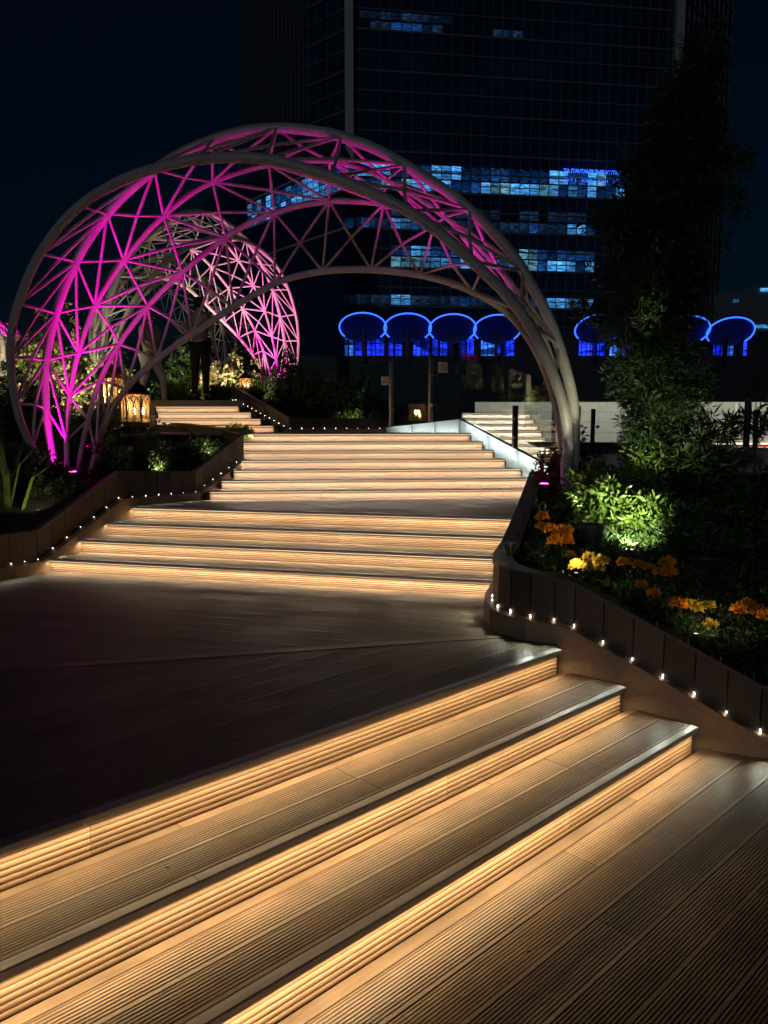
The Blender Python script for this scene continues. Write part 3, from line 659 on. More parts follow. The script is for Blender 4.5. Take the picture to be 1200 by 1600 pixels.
def grid_on(a, b, step, zs, parent, vr=.05, proud=.12, v=True, tone='mullion', z0=None, z1=None):
    e = (b-a); L = e.length; e.normalize(); n = Vector((e.y, -e.x, 0)); mb = MB()
    z0 = floors[0] if z0 is None else z0; z1 = ztop if z1 is None else z1
    if v:
        k = round(L/step)
        for i in range(k+1):
            p = a+e*(L*i/k)-TO
            Mx = Matrix.Translation((p.x, p.y, 0)) @ Matrix((e, -n, (0, 0, 1))).transposed().to_4x4()
            mb.box(-vr/2, vr/2, -proud, 0, z0+6, z1+6, Mx)
        o = mb.build('mullions', M['mullion'], parent); o['kind'] = 'stuff'
    for z, h in zs:
        mb = MB(); p = a-TO; Mx = Matrix.Translation((p.x, p.y, 0)) @ Matrix((e, -n, (0, 0, 1))).transposed().to_4x4()
        mb.box(0, L, -proud*1.5, 0, z+6-h/2, z+6+h/2, Mx); mb.build('floor_band', M[tone], parent)
zs = []
for z in floors: zs += [(z, .20), (z+1.9, .13)]
grid_on(TA, TB, 1.02, zs, tower); grid_on(TL1, TA, 1.4, zs, tower); grid_on(TL2, TL1, .8, [], tower, proud=.2); grid_on(TB, TC, 1.4, zs, tower)
for c in (TA, TB):
    mb = MB(); mb.box(-.42, .42, -.9, .3, floors[0]+6 if c is TB else 3, ztop+6); o = mb.build('corner_fin', M['facadefin'], tower); o.location = Vector((c.x, c.y, 0))-Vector((TO.x, TO.y, 0))
eC = (TB-TA).normalized(); nC = Vector((eC.y, -eC.x, 0)); LC = (TB-TA).length
WN = {}
def window(px0, z0, z1, m, parent=tower, a=TA, b=TB):
    """one pane of the curtain wall starting at picture column px0"""
    e = (b-a); L = e.length; e.normalize(); n = Vector((e.y, -e.x, 0)); k = round(L/1.02); w = L/k
    # column -> index
    r = ray(px0, 300); t = (a.x*r.y-a.y*r.x)/(e.y*r.x-e.x*r.y); i = int(t/w)
    p = a+e*(i*w+w/2)+n*.03-TO
    key = (m, round(z1-z0, 2), round(w, 2))
    if key not in WN:
        me = bpy.data.meshes.new('window'); ww = w/2-.04; hh = (z1-z0)/2-.06
        me.from_pydata([(-ww, 0, -hh), (ww, 0, -hh), (ww, 0, hh), (-ww, 0, hh), (-ww, .05, -hh), (ww, .05, -hh), (ww, .05, hh), (-ww, .05, hh)], [], [(0, 1, 2, 3), (7, 6, 5, 4), (0, 4, 5, 1), (1, 5, 6, 2), (2, 6, 7, 3), (3, 7, 4, 0)]); me.materials.append(M[m]); WN[key] = me
    o = bpy.data.objects.new('window', WN[key]); o.location = (p.x, p.y, (z0+z1)/2+6); o.rotation_euler = (0, 0, math.atan2(e.y, e.x)); link(o, parent)
def band(px0, px1, z0, z1, pick, a=TA, b=TB, st=14.6):
    x = px0
    while x < px1:
        m = pick(x)
        if m: window(x, z0, z1, m, a=a, b=b)
        x += st
rw = random.Random(5)
zA = floors[6]
def pickA(x):
    if 690 < x < 760 or x > 990: return 'win_dim' if rw.random() < .5 else 'win_blue'
    return 'win_blue' if rw.random() < .72 else ('win_cyan' if rw.random() < .5 else 'win_dim')
band(552, 985, zA+.1, zA+1.25, pickA)
band(552, 985, zA+1.3, zA+2.7, lambda x: 'win_blue' if (x < 600 or 680 < x < 720 or 855 < x < 880 or 905 < x < 935) else ('win_dim' if rw.random() < .85 else 'win_cyan'))
zB = floors[5]
M['win_faint'] = litmat('faint_window_glow', (.02, .07, .18), .22, 17)
band(552, 930, zB+.1, zB+1.2, lambda x: 'win_blue' if (625 < x < 652 or 880 < x < 916) else ('win_dim' if rw.random() < .25 else 'win_faint'))
band(600, 930, zB+1.3, zB+2.4, lambda x: 'win_faint' if rw.random() < .6 else None)
zC = floors[4]
band(620, 930, zC+.1, zC+1.2, lambda x: 'win_cyan' if (812 < x < 850 or 610 < x < 655) else ('win_blue' if rw.random() < .75 else 'win_dim'))
band(620, 930, zC+1.25, zC+2.3, lambda x: 'win_cyan' if (812 < x < 846) else ('win_blue' if 640 < x < 665 else 'win_dim'))
zD = floors[3]
band(500+52, 930, zD+.1, zD+1.2, lambda x: 'win_blue' if (620 < x < 650 or 855 < x < 925) else ('win_dim' if rw.random() < .2 else 'win_faint'))
band(745, 870, floors[2]+1.2, floors[2]+2.6, lambda x: 'win_dim')
band(552, 745, floors[2]+1.2, floors[2]+2.6, lambda x: 'win_faint' if rw.random() < .5 else None)
zU = floors[10]
band(582, 690, zU+.1, zU+.9, lambda x: 'win_dim' if 605 < x < 665 else 'win_faint'); band(575, 700, zU+1.0, zU+1.8, lambda x: 'win_faint'); band(770, 805, zU+.1, zU+.9, lambda x: 'win_faint')
# ceiling lamps glimpsed inside
lamps = MB()
for px, py in ((530, 292), (688, 288), (703, 290), (752, 290), (800, 280), (816, 279), (806, 285), (672, 383), (667, 386), (640, 380), (745, 345), (815, 350), (905, 330), (905, 336), (645, 452), (718, 430), (722, 437), (832, 388), (690, 497), (826, 492), (905, 396), (880, 290), (580, 355), (755, 388)):
    p = at_y(px, py, 80.6+(px-549)*.009) - TO; lamps.box(p.x-.12, p.x+.12, p.y-.1, p.y, p.z-.05, p.z+.05)
lamps.build('office_lamps', M['lampwhite'], tower)['kind'] = 'stuff'
# lower wing, very oblique, lit band
wing = empty('office_wing', (0, 80, -6), label='low curved wing left of the tower with one slanting blue lit floor', cat='office wing')
WA = Vector(((540-600)/1200*73, 73, 0)); WB = Vector(((395-600)/1200*87, 87, 0)); WC = Vector(((330-600)/1200*96, 96, 0))
zw = floors[6]+3.0
mb = MB(); mb.hexa([Vector((*p.xy, -6))-TO for p in (WA, WB, WC, Vector((0, 100, 0)))], [Vector((*p.xy, z))-TO for p, z in ((WA, zw-1.2), (WB, zw), (WC, zw+.5), (Vector((0, 100, 0)), zw))]); mb.build('wing_body', M['curtain'], wing)
def wband(z0, z1, t0, t1, pk):
    e = (WB-WA); L = e.length; e.normalize(); k = round(L/1.02); w = L/k
    for i in range(k):
        if t0 <= i/k <= t1:
            m = pk(i/k)
            if not m: continue
            key = ('w'+m, round(z1-z0, 2))
            if key not in WN:
                me = bpy.data.meshes.new('window'); ww = w/2-.05; hh = (z1-z0)/2
                me.from_pydata([(-ww, 0, -hh), (ww, 0, -hh), (ww, 0, hh), (-ww, 0, hh)], [], [(0, 1, 2, 3)]); me.materials.append(M[m]); WN[key] = me
            p = WA+e*(i*w+w/2)-Vector((-e.y, e.x, 0))*-.06-TO
            o = bpy.data.objects.new('window', WN[key]); o.location = (p.x, p.y, (z0+z1)/2+6); o.rotation_euler = (0, 0, math.atan2(e.y, e.x)); link(o, wing)
zwl = at_y(470, 305, 78).z
wband(zwl-.9, zwl+.2, 0, 1, lambda t: 'win_blue' if rw.random() < .7 else 'win_dim'); wband(zwl+.3, zwl+1.5, 0, 1, lambda t: 'win_blue' if rw.random() < .6 else 'win_dim')
for z in (zwl-1.1, zwl+1.7, zwl-4.5):
    mb = MB(); a, b = WA-TO, WB-TO; e = (b-a).normalized(); n = Vector((e.y, -e.x, 0)); n = -n if n.y > 0 else n
    mb.hexa([(*(a+n*.2).xy, z+6), (*(b+n*.2).xy, z+6), (*b.xy, z+6), (*a.xy, z+6)], [(*(a+n*.2).xy, z+6.2), (*(b+n*.2).xy, z+6.2), (*b.xy, z+6.2), (*a.xy, z+6.2)]); mb.build('floor_band', M['slab'], wing)
# blue lettering, seen from behind (mirrored)
def text_width(body, size):
    cu = bpy.data.curves.new('w', 'FONT'); cu.body = body; cu.size = size; o = bpy.data.objects.new('w', cu); COL.objects.link(o); bpy.context.view_layer.update(); w = o.dimensions.x; bpy.data.objects.remove(o); return w
def letters(body, size, m, loc, rot, mirror=False, parent=None, bold=0, width=None):
    base = text_width('|'+body+'|', size); bar = text_width('||', size)-text_width('|', size); xs = [text_width('|'+body[:i]+'|', size)-bar for i in range(len(body)+1)]; tot = xs[-1]; k = (width/tot) if width else 1
    for i, ch in enumerate(body):
        if ch == ' ': continue
        x = ((xs[i]+xs[i+1])/2-tot/2)*k
        text_mesh(ch, size, m, (loc[0]+(-x if mirror else x), loc[1], loc[2]), rot, mirror=mirror, parent=parent, name='letter', bold=bold)
def text_mesh(body, size, m, loc, rot, extrude=.02, mirror=False, parent=None, name='lettering', bold=0):
    cu = bpy.data.curves.new(name, 'FONT'); cu.body = body; cu.size = size; cu.extrude = extrude; cu.align_x = 'CENTER'; cu.offset = bold
    o = bpy.data.objects.new(name, cu); COL.objects.link(o); bpy.context.view_layer.update()
    me = bpy.data.meshes.new_from_object(o.evaluated_get(bpy.context.evaluated_depsgraph_get())); bpy.data.objects.remove(o)
    if mirror:
        for v in me.vertices: v.co.x *= -1
    me.materials.clear(); me.materials.append(m); o = bpy.data.objects.new(name, me); link(o, parent); o.location = loc; o.rotation_euler = rot; return o
M['neon'] = emis('blue_neon', (.03, .14, 1), 2.2); M['neontext'] = emis('blue_sign_letters', (.02, .12, 1), 2.2)
sgn = empty('tower_sign', at_y(938, 270, 83.0), math.atan2(eC.y, eC.x), label='blue lit sign letters in two rows on the tower above the bright floor', cat='sign')
letters('NOSCON ATITV FINE JENATVATI AT', .56, M['neontext'], (0, -.4, -.25), (R(90), 0, 0), mirror=True, parent=sgn, bold=.008, width=8.2)
letters('COM  J EN  NVA   MEN   I VAI', .42, M['neontext'], (0, -.4, -1.1), (R(90), 0, 0), mirror=True, parent=sgn, width=8)
# podium with canopies
pod = empty('podium_building', (0, 74, -6), label='dark podium below the tower with royal blue lit shop windows', cat='podium building')
zp = at_y(700, 552, 72).z
mb = MB(); mb.box(-8, 48, 0, 10, 0, zp+6-.1); mb.build('podium_body', M['wall_dark'], pod)
zp2 = at_y(700, 524, 73).z
mb = MB(); mb.box(-4.5, 46, 1.0, 8, zp+5.9, zp2+6.6); mb.build('shopfront_wall', M['wall_dark'], pod)
def pwin(px0, px1, m):
    a = at_y(px0, 540, 74.93); b = at_y(px1, 540, 74.93); mb = MB(); mb.box(a.x, b.x, .88, .96, zp+6.05, zp2+5.95); mb.build('window', M[m], pod)
for x0, x1, m in ((538, 553, 'win_cyan2'), (556, 566, 'win_royal'), (573, 600, 'win_royal'), (607, 615, 'win_royal'), (618, 628, 'win_royal'), (646, 658, 'win_royal'), (660, 670, 'win_royal'), (676, 684, 'win_royal'), (688, 700, 'win_royal'), (718, 728, 'win_royal'), (730, 740, 'win_royal'), (752, 772, 'win_cyan2'), (774, 783, 'win_royal'), (789, 803, 'win_royal'), (905, 925, 'win_royal'), (928, 945, 'win_royal'), (953, 968, 'win_cyan2'), (971, 985, 'win_royal'), (988, 1006, 'win_cyan2'), (1115, 1130, 'win_royal'), (1133, 1146, 'win_cyan2'), (1160, 1168, 'win_royal')):
    if m not in M: M[m] = litmat('lit_window_azure', (.04, .18, 1.0), 1.7, 21)
    pwin(x0, x1, m)
mb = MB()
for px in range(538, 1170, 7):
    if 806 < px < 900 or 1010 < px < 1110: continue
    a = at_y(px, 540, 74.8); mb.box(a.x-.04, a.x+.04, .80, .90, zp+6, zp2+6)
for k in (.33, .66): mb.box(at_y(538, 540, 74.8).x, at_y(806, 540, 74.8).x, .80, .90, zp+6+(zp2-zp)*k-.03, zp+6+(zp2-zp)*k+.03)
mb.build('window_bars', M['iron'], pod)['kind'] = 'stuff'
M['canopy'] = mat('canopy_membrane', (.03, .05, .30), .5, var=.3, scale=.5)
def canopy(px, py, label, wpx=35.5, hpx=19.5, arc=(-40, 220)):
    c = at_y(px, py, 72.5); rx = wpx*72.5/1200; rz = hpx*72.5/1200
    r = empty('canopy', c, label=label, cat='canopy', group='oval neon canopies on the podium')
    n = 32; mb = MB()
    tilt = lambda x, z, d=0: (x, -z*.9+d, z)
    V = [tilt(0, 0, .5)]; F = []
    for j, k in enumerate((.5, .85, 1)):
        for i in range(n):
            a = 2*math.pi*i/n; V.append(tilt(rx*k*math.cos(a), rz*k*math.sin(a), .5*(1-k*k)))
    for i in range(n): F.append((0, 1+i, 1+(i+1) % n))
    for j in range(2):
        for i in range(n): F.append((1+j*n+i, 1+(j+1)*n+i, 1+(j+1)*n+(i+1) % n, 1+j*n+(i+1) % n))
    m0 = len(V); V += [(x, y+.25, z+.1) for x, y, z in V]; F += [tuple(m0+i for i in reversed(f)) for f in F]
    mb.add(V, F); mb.build('shell', M['canopy'], r, smooth=True)
    mb = MB(); pts = [tilt(rx*1.01*math.cos(R(a)), rz*1.01*math.sin(R(a)), -.08) for a in range(arc[0], arc[1]+1, 6)]; mb.tube(pts, .07, 8); mb.build('neon_rim', M['neon'], r)
    mb = MB(); mb.box(-.12, .12, .6, 1.2, -3, 0); mb.build('bracket', M['iron'], r)
    point('canopy_glow', (0, -1.6, -.9), 4, (.02, .08, 1), .3, r)  # added blue fill without a fitting, lights the canopy shell
for px, py, lb in ((567, 512, 'first oval canopy with blue neon rim nearest the lattice arch interior left end'), (637, 513, 'second oval neon canopy from the corner fin of the tower'), (707, 514, 'third oval neon canopy from the corner fin of the tower'), (777, 515, 'oval neon canopy next to the falling limb of the large arch'),
                   (935, 515, 'oval neon canopy immediately left of the tall dark conifer'), (1004, 516, 'oval neon canopy mostly hidden by the conifer crown, left one of two'), (1072, 517, 'oval neon canopy hidden behind the conifer trunk line'), (1141, 519, 'oval neon canopy to the right of the tall conifer')):
    canopy(px, py, lb)
blk = empty('side_building', (60, 95, -6), label='dark low building at the right edge beyond the conifer', cat='building')
mb = MB(); a = at_y(1085, 452, 100); mb.add([(a.x-60-4, 0, 0), (60, 0, 0), (60, 20, 0), (a.x-64, 20, 0), (a.x-64, 0, a.z+4), (60, 0, a.z+16), (60, 20, a.z+16), (a.x-64, 20, a.z+4)], [(0, 1, 2, 3), (4, 7, 6, 5), (0, 4, 5, 1), (1, 5, 6, 2), (2, 6, 7, 3), (3, 7, 4, 0)]); mb.build('building_body', M['mullion'], blk)
for px, py, w in ((1195, 453, 1.0), (1187, 510, 2), (1150, 470, .6)):
    p = at_y(px, py, 94.8)-Vector((60, 95, -6)); mb = MB(); mb.box(p.x-w/2, p.x+w/2, -.3, -.1, p.z-.2, p.z+.2); mb.build('window', M['win_blue'], blk)

# pale stone wall and shops beyond the glass
wal = empty('stone_wall', (0, 25, 0), label='long pale stone clad wall beyond the glass balustrade', cat='wall')
zt, zb_ = at_y(900, 628, 25).z, at_y(900, 691, 25).z
x0w, x1w = at_y(742, 640, 25).x, 22
mb = MB(); mb.box(x0w, x1w, .03, .6, zb_, zt-.01); mb.build('wall_core', M['dark'], wal)
rows = 4; hh = (zt-zb_)/rows; bw = 1.0
me_cache = {}
for j in range(rows):
    x = x0w
    while x < x1w:
        w = min(bw, x1w-x); key = round(w, 3)
        if key not in me_cache:
            mb = MB(); mb.box(.004, w-.004, 0, .04, .004, hh-.004); me = bpy.data.meshes.new('stone_panel'); me.from_pydata(mb.v, [], mb.f); me.materials.append(M['concrete']); me_cache[key] = me
        o = bpy.data.objects.new('stone_panel', me_cache[key]); o.location = (x, rw.uniform(-.003, .003), zb_+j*hh); link(o, wal); x += w
shop = empty('shop_front', (0, 25.4, 0), label='row of bright blue shop windows under the pale stone wall', cat='shop front')
zs0, zs1 = at_y(1100, 724, 25.6).z, zb_-.12
mb = MB(); mb.box(x0w, x1w, .3, 1, zs0-2.5, zb_-.02); mb.build('shop_wall', M['wall_dark'], shop)
M['shopblue'] = litmat('shop_window_light', (.10, .50, 1), 1.6, 31); M['shopwhite'] = litmat('shop_window_white', (.55, .75, 1), 1.1, 37); M['strip'] = emis('soffit_strip', (1, .72, .5), 3.2)
M['redsign'] = emis('red_shop_sign', (.9, .03, .06), .8); M['pinktext'] = emis('pink_letters', (1, .35, .4), 1.6)
for px0, px1, m in ((1086, 1098, 'shopwhite'), (1100, 1112, 'shopwhite'), (1114, 1126, 'shopblue'), (1128, 1146, 'shopblue'), (1148, 1160, 'shopwhite'), (1162, 1178, 'shopwhite'), (1180, 1196, 'shopwhite'), (1198, 1216, 'shopblue')):
    a, b = at_y(px0, 710, 25.6).x, at_y(px1, 710, 25.6).x; mb = MB(); mb.box(a, b, .2, .28, zs0, zs1); mb.build('window', M[m], shop)
a, b = at_y(1062, 692, 24.9).x, x1w; mb = MB(); mb.box(a, b, -.5, -.44, zb_-.07, zb_-.015); mb.build('soffit_light', M['strip'], shop)
a, b = at_y(1176, 700, 25.3).x, at_y(1215, 700, 25.3).x; mb = MB(); mb.box(a, b, -.02, .05, zs1-.32, zs1); mb.build('sign_panel', M['redsign'], shop)
letters('4X', .36, M['pinktext'], ((a+b)/2-.1, -.06, zs1-.29), (R(90), 0, 0), parent=shop, bold=.012)
area('wall_wash', (2, 22.3, 3.6), (20, 22.3, 3.6), .2, 19, (1, .93, .78), (0, 1, -.45))  # added fill with no fitting, brightens the pale stone wall
pole = empty('lamp_pole', at_y(1163, 745, 13), label='reddish brown steel pole standing beyond the conifer on the right', cat='pole')
mb = MB(); mb.tube([(0, 0, 0), (0, 0, 1.33)], .055, 12); mb.build('shaft', mat('red_brown_paint', (.16, .05, .05), .5), pole)
mb = MB(); mb.lathe([(.06, 0), (.08, .03), (.02, .08)], 12, (0, 0, 1.33)); mb.build('pole_cap', M['iron'], pole)
par = MB(); par.add([], []); par.tube([(2.4, 10.2, 1.2), (3.4, 9.9, 1.3), (4.4, 9.4, 1.36), (5.6, 8.5, 1.34), (6.6, 7, 1.3)], .17, 10); o = par.build('curved_parapet', M['concrete']); tag(o, 'low rounded grey parapet curving behind the conifer bed', 'parapet')

# ------------------------------------------------------------------ soil beds
def inside(p, poly):
    c = False; j = len(poly)-1
    for i in range(len(poly)):
        if (poly[i][1] > p[1]) != (poly[j][1] > p[1]) and p[0] < (poly[j][0]-poly[i][0])*(p[1]-poly[i][1])/(poly[j][1]-poly[i][1])+poly[i][0]: c = not c
        j = i
    return c
def bed(name, poly, zfun, step=.14):
    xs = [p[0] for p in poly]; ys = [p[1] for p in poly]; idx = {}; V = []; F = []
    nx = int((max(xs)-min(xs))/step)+1; ny = int((max(ys)-min(ys))/step)+1
    def vid(i, j):
        if (i, j) not in idx:
            x, y = min(xs)+i*step, min(ys)+j*step; idx[(i, j)] = len(V); V.append((x, y, zfun(x, y)+.05*noise.noise(Vector((x*2.3, y*2.3, 0)))+.02*noise.noise(Vector((x*9, y*9, 3)))))
        return idx[(i, j)]
    for i in range(nx):
        for j in range(ny):
            if inside((min(xs)+(i+.5)*step, min(ys)+(j+.5)*step), poly): F.append((vid(i, j), vid(i+1, j), vid(i+1, j+1), vid(i, j+1)))
    o = pymesh(name, V, F, M['soil'], smooth=True); o['kind'] = 'structure'; return o
def interp(y, tab):
    for (a, za), (b, zb2) in zip(tab, tab[1:]):
        if y <= b: return za+(zb2-za)*max(0, (y-a)/(b-a))
    return tab[-1][1]
def zleft(x, y): return interp(y, [(5, .72), (6.7, .78), (7.6, 1.12), (8.4, 1.18), (9.2, 1.42), (10.4, 1.66), (12.5, 2.0), (14, 2.15), (40, 2.5)])
bed('left_planting_bed', [(-5.3, 3.1), (-3.50, 6.2), (-3.17, 6.76), (-2.72, 7.62), (-2.10, 8.34), (-1.74, 9.08), (-2.06, 9.75), (-2.8, 10.9), (-3.35, 12.3), (-4.4, 12.6), (-4.4, 20), (-14, 20), (-14, 3.1)], zleft)
bed('upper_planting_bed', [(-1.95, 20), (-1.95, 12.3), (-1.28, 11.1), (-.86, 11.24), (.2, 11.42), (.6, 14), (.6, 20)], lambda x, y: interp(y, [(11, 1.78), (13.5, 2.1), (20, 2.3)]))
def zright(x, y): return interp(y, [(3.9, .30), (4.6, .55), (5.7, .78), (7.0, .98), (8.4, 1.18), (9.5, 1.22)])
bed('right_planting_bed', [(5.2, 4.0), (2.5, 4.05), (2.08, 4.13), (1.16, 4.56), (.92, 4.68), (.83, 4.85), (.85, 5.3), (.99, 5.75), (1.26, 6.75), (1.66, 8.3), (1.9, 9.2), (7, 9.2), (7, 4.0)], zright)

# ------------------------------------------------------------------ plants
def leaf_cloud(centres, dirs, length, width, per, seed, droop=.3, spread=.9, jit=.25):
    """per leaves fanned at every twig end; folded kite-shaped blades. returns verts, faces"""
    r = np.random.default_rng(seed); n = len(centres)*per
    c = np.repeat(np.asarray(centres), per, axis=0); d = np.repeat(np.asarray(dirs), per, axis=0)
    rd = r.normal(size=(n, 3)); rd /= np.linalg.norm(rd, axis=1)[:, None]
    ax = d*(1-spread)+rd*spread; ax[:, 2] -= droop*r.random(n); ax /= np.linalg.norm(ax, axis=1)[:, None]
    L = length*(.6+.7*r.random(n))[:, None]; Wd = width*(.7+.6*r.random(n))[:, None]
    sd_ = np.cross(ax, r.normal(size=(n, 3))); sd_ /= np.linalg.norm(sd_, axis=1)[:, None]; up = np.cross(ax, sd_)
    base = c+rd*jit*length
    v0 = base; v1 = base+ax*L*.45+sd_*Wd/2+up*Wd*.18; v2 = base+ax*L-up*L*.08; v3 = base+ax*L*.45-sd_*Wd/2+up*Wd*.18
    V = np.stack([v0, v1, v2, v3], 1).reshape(-1, 3); i = np.arange(n)*4
    F = np.concatenate([np.stack([i, i+1, i+2], 1), np.stack([i, i+2, i+3], 1)])
    return V, F
def np_mesh(name, V, F, m, parent):
    me = bpy.data.meshes.new(name); me.vertices.add(len(V)); me.vertices.foreach_set('co', V.astype(np.float32).ravel())
    k = F.shape[1]; me.loops.add(F.size); me.loops.foreach_set('vertex_index', F.astype(np.int32).ravel())
    me.polygons.add(len(F)); me.polygons.foreach_set('loop_start', np.arange(0, F.size, k, dtype=np.int32)); me.polygons.foreach_set('loop_total', np.full(len(F), k, np.int32))
    me.update(calc_edges=True); me.materials.append(m); o = bpy.data.objects.new(name, me); link(o, parent); return o
def shrub(name, loc, rad, twigs, per, leaf, m, seed, label, cat='shrub', group=None, rag=.35, stems=7, spread=.8, droop=.25, extra=None):
    r = np.random.default_rng(seed); root = empty(name, loc, label=label, cat=cat, group=group)
    d = r.normal(size=(twigs, 3)); d /= np.linalg.norm(d, axis=1)[:, None]; d[:, 2] = np.abs(d[:, 2])*1.0-.25*r.random(twigs)
    k = np.array([1+rag*noise.noise(Vector((x*1.7+seed, y*1.7, z*1.7)))*1.8 for x, y, z in d])
    rr = (r.random(twigs)**.45)*k
    C = d*rr[:, None]*np.array(rad); C[:, 2] += .02
    C[:, 2] = np.maximum(C[:, 2], .0)
    V, F = leaf_cloud(C, d, leaf[0], leaf[1], per, seed+1, droop, spread)
    o = np_mesh('foliage', V, F, m, root); o['kind'] = 'stuff'
    mb = MB(); rn = random.Random(seed)
    for _ in range(stems):
        i = rn.randrange(twigs); e = Vector(C[i]); mb.tube([(rn.uniform(-.03, .03), rn.uniform(-.03, .03), -.05), tuple(e*.5+Vector((0, 0, .05))), tuple(e)], [.009, .006, .003], 5)
    mb.build('stems', M['bark'], root)
    if extra:
        em, cnt, sz = extra; idx = r.integers(0, twigs, cnt); sel = C[idx]*1.04+r.normal(size=(cnt, 3))*.03; V, F = leaf_cloud(sel, d[idx], sz, sz*.8, 7, seed+2, 0, 1, .2); o = np_mesh('blossoms', V, F, em, root); o['kind'] = 'stuff'
    return root
def on_ground(px, py, Y, zf): p = at_y(px, py, Y); return (p.x, Y, zf(p.x, Y)-.02)
# left bed low shrubs in front of and around the lanterns
k = 0
for px, Y, rad, m, lb in ((265, 8.55, (.26, .25, .34), 'leaf', 'dark low shrub just behind the level wall section'), (300, 9.0, (.24, .22, .32), 'leaf', 'dark shrub below the small lantern glow near the wall bend'), (238, 9.0, (.28, .26, .40), 'leaf', 'dark leafy shrub in front of the big lantern base'),
        (180, 8.7, (.2, .22, .36), 'leaf', 'dark shrub beside the right tube of the large arch foot'), (330, 9.3, (.18, .2, .26), 'leaf', 'dark shrub near the upper wall corner'), (30, 7.6, (.30, .26, .46), 'leaf', 'tall dark shrub by the left end of the wall'), (60, 8.2, (.24, .24, .38), 'leaf', 'dark shrub left of the large arch foot'),
        (100, 7.7, (.16, .18, .18), 'leaf', 'small dark shrub in front of the large arch foot'), (150, 9.7, (.35, .3, .55), 'leaf', 'shrub behind the large arch foot'), (60, 10.3, (.5, .4, .8), 'leaf', 'large shrub seen through the large arch lattice')):
    k += 1; shrub('garden_shrub', on_ground(px, 700, Y, zleft), rad, int(260*rad[0]*rad[2]/.09), 9, (.055, .022), M[m], 100+k, lb, group='dark shrubs in the left bed')
shrub('creeper', on_ground(372, 668, 9.6, zleft)[:2]+(1.66,), (.22, .2, .13), 150, 10, (.05, .022), M['leafy'], 150, 'yellow lit creeper trailing over the wall corner by the far steps', cat='creeper', droop=.5)
# blossoming and green shrubs deeper in the garden
for px, py, Y, rad, m, ex, lb in ((355, 560, 15.5, (.75, .7, 1.1), 'leafy', ('cream', 520, .075), 'warmly lit cream blossoming shrub behind the standing person'), (395, 520, 17, (.8, .7, 1.6), 'leaf', ('cream', 200, .07), 'tall shrub rising inside the second arch'),
        (415, 590, 14.6, (.6, .4, .8), 'leaf', None, 'green shrub behind the second arch foot'), (290, 540, 16.5, (.7, .6, 1.5), 'leaf', ('leafy', 200, .07), 'tall green shrub left of the standing person'), (100, 560, 12.5, (.8, .6, 1.0), 'leafy', ('cream', 380, .065), 'cream flowering shrub glowing through the large arch foot'),
        (170, 560, 13.5, (.6, .6, 1.1), 'leafy', None, 'bright green shrub behind the domed lantern'), (60, 500, 15, (1.0, .7, 1.9), 'leafy', ('cream', 300, .07), 'tall olive shrub behind the left limb of the large arch'), (20, 560, 13, (.5, .5, .9), 'leaf', None, 'shrub beside the left rim tube')):
    k += 1; p = on_ground(px, py, Y, zleft); shrub('flowering_shrub', p, rad, int(330*rad[0]*rad[2]), 10, (.075, .032), M[m], 200+k, lb, group='tall lit shrubs in the garden', extra=(M[ex[0]], ex[1], ex[2]) if ex else None)
# right of the second arch foot: dark shrubs above the planter wall
zup = lambda x, y: interp(y, [(11, 1.78), (13.5, 2.1), (20, 2.3)])
for px, Y, rad, lb in ((480, 12.6, (.38, .35, .75), 'dark bushy shrub right beside the second arch foot'), (520, 12.4, (.35, .35, .62), 'dark shrub in the middle of the upper planter'), (555, 12.8, (.38, .35, .70), 'tall dark shrub near the right end of the upper planter'), (455, 13.6, (.35, .35, 1.0), 'dark shrub standing behind the right rim of the second arch'), (582, 12.2, (.22, .2, .45), 'dark shrub by the glass with the paper notice')):
    k += 1; shrub('planter_shrub', on_ground(px, 640, Y, zup), rad, int(300*rad[0]*rad[2]/.2), 9, (.06, .026), M['leaf'], 300+k, lb, group='dark shrubs in the upper planter')
for px, lb in ((528, 'small lit green plant left of the row at the planter edge'), (545, 'small lit green plant in the middle of the planter edge row'), (560, 'small lit plant with pinkish flowers at the planter edge'), (584, 'small lit green plant nearest the glass')):
    k += 1; shrub('bedding_plant', on_ground(px, 650, 11.6, zup), (.085, .08, .15), 26, 8, (.05, .02), M['leafy'], 330+k, lb, cat='plant', group='small lit bedding plants', stems=2, extra=(M['pinkfl'], 5, .02) if px == 560 else None)
# tall flower stem
fs = empty('flower_stem', on_ground(566, 640, 11.9, zup), label='single tall curved flower stem with drooping leaves above the planter', cat='plant')
mb = MB(); mb.tube([(0, 0, 0), (-.01, 0, .25), (.05, 0, .5), (.12, 0, .72)], [.01, .008, .006, .004], 6); mb.build('stem', M['leafy'], fs)
V, F = leaf_cloud([(0.12, 0, .73), (.05, 0, .5), (0, 0, .3), (.02, 0, .4)], [(0, 0, 1)]*4, .13, .035, 5, 9, .6, .9); np_mesh('leaves', V, F, M['leafy'], fs)['kind'] = 'stuff'
